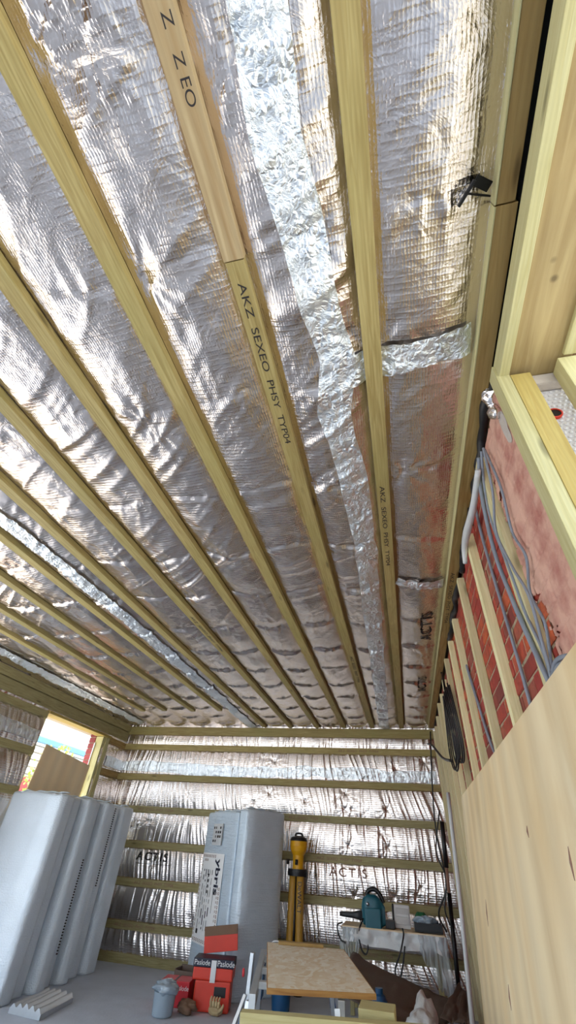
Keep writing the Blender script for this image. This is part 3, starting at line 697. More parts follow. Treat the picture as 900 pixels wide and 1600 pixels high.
# dark splits and knots in the face veneer
for (y, z, l, a) in ((3.0, 1.05, 0.10, 0.2), (2.6, 0.82, 0.07, 0.1), (1.75, 1.28, 0.03, 0.0), (2.45, 0.66, 0.08, 0.25), (1.35, 1.22, 0.06, 0.1), (2.9, 0.6, 0.05, 0.1)):
    ca = math.tan(ang); xx = lambda zz: xb + zz * ca - 0.0188
    tube('veneer_split', [(xx(z), y, z), (xx(z - l / 2), y + a * l * 0.4, z - l / 2), (xx(z - l), y + a * l, z - l)], [0.001, 0.004, 0.001], M['ink_brown'], ps, sides=6, n=3)

# ------------------------------------------------------------------ plywood standing across the window
pb = tag(box('board', (-0.012, 0.0, 0.0), (0.0, 1.0, 2.02), M['board'], None, bevel=0.0015), 'warm pale wooden board standing across the window opening behind the wrapped packs', 'board')
pb.matrix_basis = Matrix.Translation((-4.335, 4.905, 0.05)) @ Matrix.Rotation(math.radians(-5.0), 4, 'X')

# ------------------------------------------------------------------ wrapped insulation packs
def pack(name, cx, cy_, wx, wy, h, mat, label, group, yaw=0.0, e=0.42, seed=0, wrinkle=0.004, lean=(0, 0)):
    """upright soft pack: rounded rectangular plan, bulging film, crumpled top hem"""
    root = empty(name, (cx, cy_, 0), label, 'insulation pack', group)
    nu, nz = 84, 60; prof = []
    per = [];
    hx, hy = wx / 2, wy / 2
    for i in range(nu):
        a = 2 * math.pi * i / nu
        c, s = math.cos(a), math.sin(a)
        per.append((hx * math.copysign(abs(c) ** e, c), hy * math.copysign(abs(s) ** e, s)))
    vs_, fs = [], []; cs, sn = math.cos(yaw), math.sin(yaw)
    zz = np.concatenate([[0.0, 0.004, 0.02], np.linspace(0.05, h - 0.03, nz - 6), [h - 0.012, h - 0.003, h]])
    for k, z in enumerate(zz):
        t = z / h
        shr = 1.0 - (0.06 if z < 0.002 else 0) - (0.02 if k == len(zz) - 3 else 0.10 if k == len(zz) - 2 else 0.22 if k == len(zz) - 1 else 0)
        for i, (x, y) in enumerate(per):
            n = float(vn(i * 0.23 + seed * 9, z * 1.3, seed)) - 0.5; n2 = float(ridge(i * 0.15 + seed, z * 26, seed + 2)) - 0.5
            g = 1 + 0.05 * n * (0.1 / max(hy, 0.1)) + wrinkle * 6 * n2 * (0.4 + 0.6 * abs(math.sin(i * 0.4)))
            X = x * shr * (1 + 0.03 * n) + lean[0] * t; Y = y * shr * g + lean[1] * t
            zq = z + (0.012 * (float(vn(i * 0.7, seed * 3.1, 5)) - 0.5) if k >= len(zz) - 3 else 0)
            vs_.append((cx + cs * X - sn * Y, cy_ + sn * X + cs * Y, zq))
    K = len(zz)
    for k in range(K - 1):
        for i in range(nu):
            j = (i + 1) % nu; fs.append((k * nu + i, k * nu + j, (k + 1) * nu + j, (k + 1) * nu + i))
    fs.append(tuple(range(nu - 1, -1, -1))); fs.append(tuple((K - 1) * nu + i for i in range(nu)))
    mobj('wrapped_body', vs_, fs, mat, root, True)
    # crumpled seam of film along the top
    P = []
    for i in range(15):
        u = (i / 14 - 0.5) * 1.8; X = (hx if wx >= wy else hx * 0.15) * u * 0.98 + lean[0]; Y = (hy * 0.15 if wx >= wy else hy) * (u if wx < wy else math.sin(i * 1.9) * 0.5) + lean[1]
        P.append((cx + cs * X - sn * Y, cy_ + sn * X + cs * Y, h + 0.006 + 0.012 * abs(math.sin(i * 2.3 + seed))))
    tube('film_seam', P, [0.006, 0.018, 0.010, 0.02, 0.012, 0.018, 0.006], mat, root, sides=7, n=3, flat=0.7)
    return root
G = 'grey wrapped insulation packs by the window'
ord_ = ['nearest the viewer', 'second', 'third', 'fourth', 'fifth']
spec = [(4.735, 5.00, -3.58, 1.535), (5.003, 5.21, -3.65, 1.525), (5.213, 5.42, -3.575, 1.535), (5.423, 5.62, -3.66, 1.53), (5.623, 5.83, -3.59, 1.535), (5.833, 6.10, -3.67, 1.515), (6.103, 6.40, -3.63, 1.53)]
labs = ['grey wrapped insulation pack at the viewer end of the upright row by the window',
        'grey wrapped insulation pack second from the viewer end of the upright row',
        'grey wrapped insulation pack third from the viewer end of the upright row',
        'grey wrapped insulation pack in the middle of the upright row of seven',
        'grey wrapped insulation pack third from the back wall in the upright row',
        'grey wrapped insulation pack second from the back wall in the upright row',
        'grey wrapped insulation pack at the back wall end of the upright row']
for k, (a, b, xf, h) in enumerate(spec):
    pk = pack('insulation_pack', (xf - 4.29) / 2, (a + b) / 2, xf + 4.29, b - a, h, M['film'], labs[k], G, seed=k, e=0.5)
    if k in (2, 4):
        bmz = bmesh.new(); y = b - 0.004
        for q in range(34):
            z = (0.25 if k == 2 else 0.75) + q * 0.022
            bm_box(bmz, (xf - 0.006, y - 0.008, z), (xf + 0.004, y + 0.006, z + 0.012))
        bobj('stitching', bmz, M['ink'], pk)['kind'] = 'stuff'

# centre packs
A0, A1 = Vector((-2.69, 6.72)), Vector((-2.02, 6.07)); dA = (A1 - A0).normalized(); nA = Vector((-dA.y, dA.x)); nA = nA if nA.y < 0 else -nA
A1 = A1 - dA * 0.03; wA = (A1 - A0).length; cA = (A0 + A1) / 2 - nA * 0.07
pkA = pack('insulation_pack', cA.x, cA.y, wA, 0.14, 1.545, M['film_blue'], 'blue-white insulation pack with a printed label behind the orange tool case', 'insulation packs against the back wall', yaw=math.atan2(dA.y, dA.x), seed=11, e=0.2)
sB, dB, nB = Vector((-1.86, 5.92)), Vector((0.55, 0.835)), Vector((0.835, -0.55))
cB = sB + dB * 0.32 - nB * 0.10
pkB = pack('insulation_pack', cB.x, cB.y, 0.64, 0.20, 1.565, M['film_blue'], 'rounded blue-white insulation pack between the labelled pack and yellow tripod lamp', 'insulation packs against the back wall', yaw=math.atan2(dB.y, dB.x), seed=13, wrinkle=0.02, e=0.5)
# printed label: local frame u along the face, z up
nA3 = Vector((nA.x, nA.y, 0)); dA3 = Vector((dA.x, dA.y, 0))
def onA(u, z, off=0.0): return Vector((A0.x, A0.y, 0)) + dA3 * u + nA3 * (0.012 + off) + Vector((0, 0, z))
def quadA(name, u0, u1, z0, z1, mat, off, parent):
    return mobj(name, [onA(u0, z0, off), onA(u1, z0, off), onA(u1, z1, off), onA(u0, z1, off), onA(u0, z0, off - 0.002), onA(u1, z0, off - 0.002), onA(u1, z1, off - 0.002), onA(u0, z1, off - 0.002)],
                [(0, 1, 2, 3), (7, 6, 5, 4), (0, 4, 5, 1), (1, 5, 6, 2), (2, 6, 7, 3), (3, 7, 4, 0)], mat, parent)
lab = quadA('label', 0.06, 0.68, 0.30, 1.12, plain('label_paper', srgb(252, 252, 252), 0.5, var=0.0), 0.003, pkA); lab['label'] = 'white printed product label with brown honeycomb border'
bmh = bmesh.new()
def hexA(u, z, r=0.016):
    vo_ = [bmh.verts.new(onA(u + r * math.cos(k * math.pi / 3), z + r * math.sin(k * math.pi / 3), 0.005)) for k in range(6)]
    vi = [bmh.verts.new(onA(u + r * .5 * math.cos(k * math.pi / 3), z + r * .5 * math.sin(k * math.pi / 3), 0.005)) for k in range(6)]
    for k in range(6): bmh.faces.new((vo_[k], vo_[(k + 1) % 6], vi[(k + 1) % 6], vi[k]))
for k in range(12): hexA(0.10 + k * 0.048, 0.33)
for k in range(8): hexA(0.10 + k * 0.048, 1.09)
for k in range(18): hexA(0.085, 0.37 + k * 0.039, 0.013)
for k in range(12): hexA(0.645, 0.37 + k * 0.039); hexA(0.60, 0.36 + k * 0.036 if k < 4 else 0.37 + k * 0.039, 0.012)
for k in range(3): hexA(0.15 + k * 0.04, 1.05, 0.013)
bobj('honeycomb_border', bmh, M['ink_brown'], lab)['kind'] = 'stuff'
text('label_lettering', 'ybris', 0.17, (0, 0, -1), nA3, onA(0.545, 0.90, 0.006), M['navy'], lab, bold=0.004)
bml = bmesh.new()
def lineA(u, z0, z1, wu):
    vv = [bml.verts.new(onA(*q, 0.006)) for q in ((u, z0), (u + wu, z0), (u + wu, z1), (u, z1))]; bml.faces.new(vv)
for r_ in range(5):
    z = 0.96
    while z > 0.42:
        l = random.uniform(0.02, 0.09); lineA(0.16 + r_ * 0.06, z - l, z, random.choice((0.008, 0.012, 0.02))); z -= l + random.uniform(0.012, 0.04)
lineA(0.49, 0.58, 0.74, 0.008); lineA(0.15, 0.38, 0.42, 0.05)
for z in (0.92, 0.87, 0.82, 0.77): lineA(0.30, z - 0.03, z, 0.028)
bobj('small_print', bml, M['ink'], lab)['kind'] = 'stuff'
st = quadA('sticker', 0.27, 0.56, 1.20, 1.42, M['white'], 0.003, pkA)
bml = bmesh.new(); lineA(0.545, 1.20, 1.42, 0.012)
for r_ in range(4):
    for q in range(4):
        if random.random() < 0.8: lineA(0.29 + r_ * 0.06, 1.23 + q * 0.045, 1.255 + q * 0.045, random.uniform(0.02, 0.05))
bobj('sticker_print', bml, M['ink'], st)['kind'] = 'stuff'

# ------------------------------------------------------------------ foil offcut on the floor, bottom left
fo = empty('foil_offcut', (-3.42, 5.05, 0), 'ridged silver foil offcut lying on the floor before the grey packs', 'foil offcut')
U, V = np.meshgrid(np.linspace(0, 1, 61), np.linspace(0, 1, 13), indexing='ij')
p00, p10, p01 = np.array([-3.42, 4.72]), np.array([-3.08, 4.68]), np.array([-3.49, 5.26])
XY = p00 + U[..., None] * (p10 - p00) + V[..., None] * (p01 - p00)
Zf = 0.035 + 0.024 * (0.5 - 0.5 * np.cos(U * math.pi * 10.0)) * (0.8 + 0.4 * vn(U * 4, V * 3, 3)) + 0.05 * U * (1 - U)
top = np.concatenate([XY, Zf[..., None]], -1)
grid_mesh('ridged_sheet', top, M['alu'], fo)
bot = top.copy(); bot[..., 2] = 0.002
grid_mesh('under_sheet', bot, M['alu'], fo, flip=True)
for e in (0, 12):
    side = np.stack([top[:, e], bot[:, e]], 1); grid_mesh('edge', side, M['alu'], fo, flip=(e == 0))
for e in (0, 60):
    side = np.stack([top[e], bot[e]], 1); grid_mesh('edge', side, M['alu'], fo, flip=(e != 0))

# ------------------------------------------------------------------ fixings boxes on the floor
def at2(cx, cy_, yaw): return Matrix.Translation((cx, cy_, 0)) @ Matrix.Rotation(yaw, 4, 'Z')
tc_ = empty('tool_case', (-1.95, 5.62, 0), 'orange-red tool case with navy band beneath an open card lid', 'tool case')
T = at2(-1.96, 5.66, math.radians(12))
box('case_body', (-0.17, -0.10, 0.002), (0.17, 0.12, 0.20), M['orange'], tc_, 0.015, T)
box('upper_shell', (-0.20, -0.11, 0.20), (0.18, 0.13, 0.285), M['orange'], tc_, 0.012, T)
box('navy_band', (-0.205, -0.115, 0.285), (0.185, 0.13, 0.345), M['navy'], tc_, 0.006, T)
h_ = box('handle_recess', (0.02, -0.105, 0.10), (0.13, -0.098, 0.165), M['black'], tc_, 0.002, T)
TL = T @ Matrix.Translation((-0.15, 0, 0.345)) @ Matrix.Rotation(math.radians(-7), 4, 'Y') @ Matrix.Translation((0.15, 0, -0.345))
box('lid', (-0.15, 0.10, 0.345), (0.19, 0.125, 0.49), M['orange'], tc_, 0.004, TL)
box('lid_flap', (-0.15, 0.098, 0.465), (0.19, 0.128, 0.535), M['cardboard'], tc_, 0.003, TL)
box('white_tag', (-0.03, -0.122, 0.19), (0.02, -0.115, 0.335), M['white'], tc_, 0.002, T)
text('band_lettering', 'Paslode', 0.055, T.to_3x3() @ Vector((1, 0, 0)), T.to_3x3() @ Vector((0, -1, 0)), T @ Vector((0.11, -0.1165, 0.315)), M['white'], tc_)
text('band_lettering', 'Paslode', 0.05, T.to_3x3() @ Vector((1, 0, 0)), T.to_3x3() @ Vector((0, -1, 0)), T @ Vector((-0.12, -0.1165, 0.315)), M['white'], tc_)
rb = empty('fixings_box', (-2.33, 5.62, 0), 'red fixings box with white print left of the orange tool case', 'box')
T = at2(-2.33, 5.66, math.radians(10))
box('body', (-0.14, -0.12, 0.002), (0.14, 0.12, 0.17), M['red'], rb, 0.006, T)
box('strap', (-0.012, -0.124, 0.0), (0.002, 0.124, 0.174), M['black'], rb, 0.001, T)
text('lettering', 'Paslode', 0.045, T.to_3x3() @ Vector((1, 0, 0)), T.to_3x3() @ Vector((0, -1, 0)), T @ Vector((0.07, -0.1205, 0.125)), M['white'], rb)
cb_ = empty('card_tray', (-2.20, 5.95, 0), 'low dark card tray behind the red fixings box', 'tray')
box('tray_base', (-2.46, 5.84, 0.002), (-1.98, 6.02, 0.02), M['cardboard'], cb_, 0.002)
for lo, hi in (((-2.46, 5.84, 0.02), (-1.98, 5.85, 0.19)), ((-2.46, 6.01, 0.02), (-1.98, 6.02, 0.21)), ((-2.46, 5.85, 0.02), (-2.45, 6.01, 0.20)), ((-1.99, 5.85, 0.02), (-1.98, 6.01, 0.20))):
    box('tray_side', lo, hi, M['brownsheet'], cb_, 0.001)
def blob(name, c, r, mat, parent=None, seed=0, sq=(1, 1, 1), rough=0.25, fr_=2.2, sub=4, flat0=True):
    bm = bmesh.new(); bmesh.ops.create_icosphere(bm, subdivisions=sub, radius=1.0)
    for v in bm.verts:
        d = v.co.normalized()
        n = float(vn(d.x * fr_ + seed + 9, d.y * fr_ + d.z * 1.7 + seed * 2 + 9, seed)) + 0.5 * float(ridge(d.x * fr_ * 2.6 + 20, d.z * fr_ * 2.6 + d.y * 3 + 20, seed + 1)) - 0.75
        q = d * (1 + rough * n); v.co = Vector((c[0] + q.x * r * sq[0], c[1] + q.y * r * sq[1], c[2] + q.z * r * sq[2]))
        if flat0 and v.co.z < 0.003: v.co.z = 0.003
    return bobj(name, bm, mat, parent, True)
tb = empty('plastic_tub', (-2.28, 5.25, 0), 'grey plastic tub in a clear bag before the red box', 'tub')
lathe('tub_body', [(0.0, 0.003), (0.085, 0.003), (0.09, 0.01), (0.10, 0.15), (0.0, 0.15)], M['clearbag'], tb, loc=(-2.28, 5.28, 0))
blob('bag_film', (-2.27, 5.28, 0.17), 0.11, M['clearbag'], tb, 4, (1, 1, 0.42), 0.5)
tag(blob('crumpled_rag', (-2.12, 5.44, 0.045), 0.075, M['cardboard'], None, 6, (1.1, 0.9, 0.6), 0.5), 'crumpled brown rag on the floor before the orange tool case', 'rag')
gl = empty('work_glove', (-1.86, 5.48, 0), 'tan work glove propped on the front of the orange tool case', 'glove')
blob('palm', (-1.86, 5.50, 0.04), 0.055, M['pine'], gl, 7, (1.1, 0.6, 0.8), 0.3)
for k in range(4): tube('finger', [(-1.90 + k * 0.024, 5.48, 0.06), (-1.905 + k * 0.026, 5.47, 0.095), (-1.905 + k * 0.027, 5.485, 0.12)], [0.013, 0.012, 0.008], M['pine'], gl, n=4)
tube('thumb', [(-1.82, 5.47, 0.04), (-1.79, 5.46, 0.06), (-1.78, 5.465, 0.085)], [0.014, 0.012, 0.008], M['pine'], gl, n=4)

# ------------------------------------------------------------------ yellow tripod lamp
tl = empty('tripod_lamp', (-1.37, 6.62, 0), 'folded yellow and black tripod work lamp standing by the foil wall', 'work lamp')
lx, ly = -1.375, 6.62
lathe('lamp_head', [(0, 1.33), (0.07, 1.33), (0.105, 1.31), (0.108, 1.25), (0.095, 1.20), (0.07, 1.16), (0.066, 1.10), (0.072, 0.98), (0.0, 0.98)], M['yellow'], tl, loc=(lx, ly, 0))
lathe('top_cap', [(0, 1.352), (0.05, 1.352), (0.095, 1.335), (0.108, 1.31), (0.109, 1.30), (0.0, 1.30)], M['black'], tl, loc=(lx, ly, 0))
tube('carry_handle', [(lx - 0.05, ly, 1.35), (lx - 0.03, ly, 1.375), (lx + 0.03, ly, 1.375), (lx + 0.05, ly, 1.35)], 0.012, M['black'], tl)
lathe('collar', [(0.06, 1.03), (0.118, 1.03), (0.122, 1.0), (0.118, 0.965), (0.06, 0.965)], M['black'], tl, loc=(lx, ly, 0))
for k, a in enumerate((-0.9, 1.25, 3.7)):
    dx, dy = math.cos(a), math.sin(a) * 0.8
    tube('leg', [(lx + dx * 0.06, ly + dy * 0.05, 1.02), (lx + dx * 0.072, ly + dy * 0.06, 0.5), (lx + dx * 0.08, ly + dy * 0.07, 0.02)], 0.045, M['dullyellow'], tl, sides=12, n=3)
    tube('foot', [(lx + dx * 0.08, ly + dy * 0.07, 0.003), (lx + dx * 0.08, ly + dy * 0.07, 0.04)], 0.05, M['black'], tl, sides=12, smooth_path=False)
    tube('slot_strap', [(lx + dx * 0.075 - 0.05, ly + dy * 0.06 - 0.045, 1.12), (lx + dx * 0.075 - 0.05, ly + dy * 0.06 - 0.045, 1.07)], 0.018, M['black'], tl, sides=6, smooth_path=False)
tube('centre_post', [(lx - 0.02, ly - 0.03, 1.0), (lx - 0.02, ly - 0.035, 0.1)], 0.02, M['black'], tl, smooth_path=False)
text('leg_lettering', 'DeWALT', 0.07, (0, 0, -1), (0, -1, 0), (lx + 0.045, ly - 0.098, 0.78), M['black'], tl)

bb = empty('blue_tub', (-1.37, 5.98, 0), 'blue bucket with white wire handle beside the yellow tripod lamp', 'bucket')
lathe('bucket_body', [(0, 0.003), (0.085, 0.003), (0.115, 0.38), (0.12, 0.40), (0.11, 0.40), (0.10, 0.36), (0, 0.34)], M['blue'], bb, loc=(-1.37, 5.98, 0))
tube('wire_handle', [(-1.47, 5.95, 0.36), (-1.49, 5.92, 0.42), (-1.45, 5.88, 0.47), (-1.37, 5.86, 0.47), (-1.31, 5.88, 0.40)], 0.006, M['white'], bb)

# ------------------------------------------------------------------ trestle shelf at the back right and what lies on it
tr = empty('work_bench', (-0.27, 6.35, 0), 'low bench under plastic film against the foil wall', 'bench')
zt_ = 0.625
beam('bench_top', (-0.79, 6.36, zt_ - 0.02), (0.25, 6.36, zt_ - 0.02), 0.44, 0.032, M['board'], tr)
for x in (-0.70, 0.16):
    for y in (6.2, 6.5):
        beam('leg', (x, y, 0.0), (x, y, zt_ - 0.036), 0.04, 0.04, M['batten_wall'], tr, up=(0, 1, 0))
U, V = np.meshgrid(np.linspace(0, 1, 90), np.linspace(0, 1, 26), indexing='ij')
def drape(x0, x1, drop0, drop1, seed):
    dr = (drop0 + (drop1 - drop0) * U) * V * (0.85 + 0.4 * vn(U * 7, V * 0, seed))
    X = x0 + (x1 - x0) * U + 0.02 * vn(U * 9, V * 5, seed); Y = 6.136 - 0.035 * vn(U * 16, V * 2, seed + 1) - 0.02 * V
    return np.stack([X, Y, zt_ - 0.012 - dr], -1)
grid_mesh('film_skirt', drape(-0.79, 0.24, 0.10, 0.12, 3), M['white_film'], tr)
M['clear'] = None
mt, nt, b = newmat('clear_film'); b.inputs['Base Color'].default_value = srgb(190, 200, 206); b.inputs['Alpha'].default_value = 0.42; b.inputs['Roughness'].default_value = 0.2
tcn = N(nt, 'ShaderNodeTexCoord'); nn = N(nt, 'ShaderNodeTexNoise', Scale=14.0, Detail=5.0); nt.links.new(tcn.outputs['Object'], nn.inputs['Vector'])
bpn = N(nt, 'ShaderNodeBump', Strength=0.8, Distance=0.03); nt.links.new(nn.outputs['Fac'], bpn.inputs['Height']); nt.links.new(bpn.outputs[0], b.inputs['Normal'])
M['clear'] = mt
grid_mesh('clear_film', drape(-0.82, -0.62, 0.38, 0.22, 5) + np.array([0, -0.01, 0]), M['clear'], tr)
grid_mesh('clear_film', drape(-0.02, 0.26, 0.12, 0.50, 7) + np.array([0, -0.02, 0]), M['clear'], tr)

bl = empty('power_blower', (-0.427, 6.28, zt_), 'teal cordless blower with black nozzle lying on the low bench', 'power tool')
zt2 = zt_ - 0.002
bm = bmesh.new()
prof = [(-0.66, .02), (-0.645, .08), (-0.62, .13), (-0.56, .155), (-0.50, .15), (-0.45, .12), (-0.425, .04)]
def loft(name, secs, mat, parent, n=20, e=0.6):
    """secs: (centre, half x/y width, half height) stacked along x"""
    vs_, fs = [], []
    for (c, hy_, hz_) in secs:
        for i in range(n):
            a = 2 * math.pi * i / n; co, si = math.cos(a), math.sin(a)
            vs_.append((c[0], c[1] + hy_ * math.copysign(abs(co) ** e, co), c[2] + hz_ * math.copysign(abs(si) ** e, si)))
    for k in range(len(secs) - 1):
        for i in range(n):
            j = (i + 1) % n; fs.append((k * n + i, k * n + j, (k + 1) * n + j, (k + 1) * n + i))
    fs.append(tuple(range(n))); fs.append(tuple((len(secs) - 1) * n + i for i in range(n - 1, -1, -1)))
    return mobj(name, vs_, fs, mat, parent, True)
loft('motor_body', [((-0.579, 6.27, zt2 + .10), .03, .06), ((-0.562, 6.27, zt2 + .115), .07, .105), ((-0.506, 6.27, zt2 + .13), .09, .128), ((-0.427, 6.27, zt2 + .128), .092, .126), ((-0.371, 6.27, zt2 + .11), .085, .108), ((-0.332, 6.27, zt2 + .09), .05, .07)], M['teal'], bl, e=0.38)
box('front_pouch', (-0.539, 6.155, zt2 - 0.02), (-0.371, 6.19, zt2 + 0.15), M['teal'], bl, 0.014)
loft('nozzle', [((-0.819, 6.26, zt2 + .075), .018, .018), ((-0.786, 6.26, zt2 + .075), .024, .022), ((-0.674, 6.26, zt2 + .075), .028, .026), ((-0.573, 6.27, zt2 + .08), .05, .045)], M['black'], bl)
tube('top_handle', [(-0.528, 6.27, zt2 + .24), (-0.495, 6.27, zt2 + .285), (-0.427, 6.27, zt2 + .295), (-0.371, 6.27, zt2 + .25), (-0.343, 6.27, zt2 + .19)], 0.022, M['black'], bl)
box('battery', (-0.332, 6.20, zt2), (-0.237, 6.34, zt2 + 0.065), M['black'], bl, 0.008)
tube('badge', [(-0.517, 6.178, zt2 + .19), (-0.500, 6.176, zt2 + .165)], 0.014, M['alu'], bl, smooth_path=False)
tube('wrist_strap', [(-0.562, 6.20, zt2 + 0.06), (-0.607, 6.12, zt2 - 0.04), (-0.584, 6.11, zt2 - 0.16), (-0.539, 6.11, zt2 - 0.19), (-0.517, 6.12, zt2 - 0.12), (-0.528, 6.15, zt2 - 0.01)], 0.008, M['black'], bl)
tag(tube('black_lead', [(-0.80, 6.30, zt_ + 0.004), (-0.83, 6.12, zt_ - 0.01), (-0.80, 6.10, zt_ - 0.10), (-0.74, 6.09, zt_ - 0.13)], 0.008, M['black']), 'short black lead hanging over the nozzle end of the bench', 'cable')
rd = empty('site_charger', (-0.17, 6.30, zt_), 'light grey boxy charger propped upright on the bench between blower and green cloth', 'charger')
T = Matrix.Translation((-0.16, 6.30, zt_ + 0.003)) @ Matrix.Rotation(math.radians(-14), 4, 'X') @ Matrix.Rotation(math.radians(6), 4, 'Z')
box('shell', (-0.085, 0.0, 0), (0.085, 0.07, 0.19), M['white'], rd, 0.012, T)
box('recess', (-0.065, -0.004, 0.03), (0.075, 0.004, 0.16), M['alu'], rd, 0.003, T)
box('rail', (-0.06, -0.010, 0.09), (0.07, -0.003, 0.11), M['white'], rd, 0.002, T)
box('side_bumper', (-0.10, -0.01, 0), (-0.083, 0.08, 0.19), M['black'], rd, 0.005, T)
tag(blob('green_cloth', (0.03, 6.44, zt_ + 0.07), 0.065, M['green'], None, 5, (1, 0.8, 1.0), 0.4), 'bunched green cloth on the bench behind the dark tray', 'cloth')
dt = empty('parts_tray', (0.10, 6.28, zt_), 'dark open tray with a pale bag on the right end of the bench', 'tray')
box('tray_base', (-0.04, 6.19, zt_), (0.24, 6.37, zt_ + 0.012), M['black'], dt, 0.003)
for lo, hi in (((-0.04, 6.19, zt_ + .012), (0.24, 6.20, zt_ + .07)), ((-0.04, 6.36, zt_ + .012), (0.24, 6.37, zt_ + .07)), ((-0.04, 6.2, zt_ + .012), (-0.03, 6.36, zt_ + .07)), ((0.23, 6.2, zt_ + .012), (0.24, 6.36, zt_ + .07))):
    box('tray_side', lo, hi, M['black'], dt, 0.002)
blob('pale_bag', (0.08, 6.30, zt_ + 0.075), 0.085, M['clearbag'], dt, 8, (1.3, 0.8, 0.55), 0.5)
tag(tube('black_lead', [(-0.16, 6.18, zt_ + 0.012), (-0.155, 6.08, zt_ - 0.03), (-0.20, 6.05, zt_ - 0.15), (-0.26, 6.05, zt_ - 0.27), (-0.24, 6.06, zt_ - 0.36), (-0.19, 6.06, zt_ - 0.25), (-0.15, 6.06, zt_ - 0.10)], 0.008, M['black']), 'looped black lead hanging from the middle of the bench', 'cable')

# ------------------------------------------------------------------ brown sheet and bags on the floor behind the strand board
def sheet_mesh(name, pts, mat, label, cat, zb_=0.004):
    """pts: 4 corners; a slumped thick sheet"""
    p = [np.array(q) for q in pts]; U, V = np.meshgrid(np.linspace(0, 1, 36), np.linspace(0, 1, 24), indexing='ij')
    P = ((1 - U) * (1 - V))[..., None] * p[0] + (U * (1 - V))[..., None] * p[1] + (U * V)[..., None] * p[2] + ((1 - U) * V)[..., None] * p[3]
    P[..., 2] += 0.05 * (vn(U * 4, V * 3, 5) - 0.5) + 0.02 * ridge(U * 9, V * 6, 6); P[..., 2] = np.maximum(P[..., 2], zb_)
    o = grid_mesh(name, P, mat); md = o.modifiers.new('solid', 'SOLIDIFY'); md.thickness = 0.006; md.offset = 1
    return tag(o, label, cat)
sheet_mesh('brown_sheet', [(-0.72, 5.2, 0.30), (0.05, 5.2, 0.10), (0.30, 6.05, 0.16), (-0.66, 6.0, 0.42)], M['brownsheet'], 'brown sheet slumped over rubbish below the bench', 'sheet')
sheet_mesh('brown_sheet', [(0.10, 5.45, 0.20), (0.36, 5.42, 0.16), (0.38, 5.95, 0.25), (0.32, 6.02, 0.30)], M['brownsheet'], 'brown paper sheet at the foot of the white pole', 'sheet')
tag(blob('white_bag', (-0.03, 4.72, 0.17), 0.22, M['white_film'], None, 3, (0.58, 0.8, 0.95), 0.5, 1.5, 5), 'crumpled white plastic sack on the floor between clear and grey bags', 'bag')
tag(blob('foil_bag', (-0.33, 4.84, 0.12), 0.13, M['tape_side'], None, 9, (0.9, 0.8, 1.0), 0.55, 1.8, 5), 'shiny silver crumpled foil bag beside the white plastic sack', 'bag')
tag(blob('grey_bag', (0.285, 4.66, 0.11), 0.20, M['greybag'], None, 12, (0.52, 1.2, 0.7), 0.3, 1.6, 4), 'grey sack lying against the foot of the plywood sheet', 'bag')
tag(lathe('water_bottle', [(0, 0.003), (0.06, 0.003), (0.06, 0.30), (0.045, 0.33), (0.03, 0.34), (0.03, 0.37), (0.0, 0.37)], M['blue'], None, loc=(-0.36, 5.12, 0)), 'dark blue bottle standing behind the strand board corner', 'bottle')

# ------------------------------------------------------------------ strand board on a folding platform
pf = empty('work_platform', (-0.75, 3.8, 0), 'aluminium folding work platform with blue brackets under the strand board', 'platform')
zp = 0.575
for (x0, y0, x1, y1) in ((-0.86, 3.10, -1.15, 4.36), (-0.42, 3.22, -0.66, 4.44)):
    beam('rail', (x0, y0, zp), (x1, y1, zp), 0.035, 0.06, M['alu'], pf)
for t_ in (0.3, 0.6, 0.9):
    a_ = Vector((-0.86, 3.10, zp)).lerp(Vector((-1.15, 4.36, zp)), t_); b_ = Vector((-0.42, 3.22, zp)).lerp(Vector((-0.66, 4.44, zp)), t_)
    beam('rung', a_, b_, 0.05, 0.03, M['alu'], pf)
for (x, y, ox, oy) in ((-0.88, 3.13, -0.09, -0.06), (-1.15, 4.36, -0.05, 0.12), (-0.44, 3.23, 0.06, -0.10), (-0.66, 4.42, 0.05, 0.12)):
    beam('leg', (x, y, zp), (x + ox, y + oy, 0.0), 0.05, 0.03, M['alu'], pf, up=(1, 0, 0))
    beam('bracket', (x + ox * .15, y + oy * .15, zp - 0.05), (x + ox * .45, y + oy * .45, zp - 0.22), 0.06, 0.045, M['blue'], pf, up=(1, 0, 0))
beam('locking_stay', (-0.93, 3.3, zp - 0.06), (-0.99, 3.62, zp - 0.30), 0.03, 0.01, M['blue'], pf, up=(1, 0, 0))
# upright rail sticking up beside the board
beam('hand_rail', (-1.215, 4.20, 0.02), (-1.19, 4.22, 0.60), 0.05, 0.025, M['alu'], pf, up=(1, 0, 0))
beam('rail_stay', (-1.21, 4.18, 0.40), (-1.36, 4.05, 0.005), 0.03, 0.02, M['alu'], pf, up=(1, 0, 0))
tube('red_button', [(-1.235, 4.19, 0.50), (-1.245, 4.185, 0.50)], 0.022, M['red'], pf, smooth_path=False)
ob = empty('strand_board', (-0.7, 3.85, 0.6), 'offcut of strand board with rough orange edge resting on the aluminium platform', 'strand board')
zt3 = 0.632
cr_ = [(-1.15 , 4.465), (-0.57, 4.54), (-0.25, 3.30), (-0.785, 3.105)]
mobj('panel', [(x, y, zt3) for x, y in cr_] + [(x, y, zt3 - 0.022) for x, y in cr_], [(3, 2, 1, 0), (4, 5, 6, 7)], M['osb'], ob)
for i in range(4):
    j = (i + 1) % 4; a_, b_ = Vector((*cr_[i], zt3 - 0.011)), Vector((*cr_[j], zt3 - 0.011))
    beam('edge', a_, b_, 0.004, 0.0222, M['osb_edge'], ob, bevel=0.0)
tag(beam('timber_plank', (-1.05, 4.42, zt3 + 0.010), (-0.72, 4.50, zt3 + 0.010), 0.06, 0.018, M['timber_brown']), 'thin brown wood strip lying on the far edge of the strand board', 'timber')
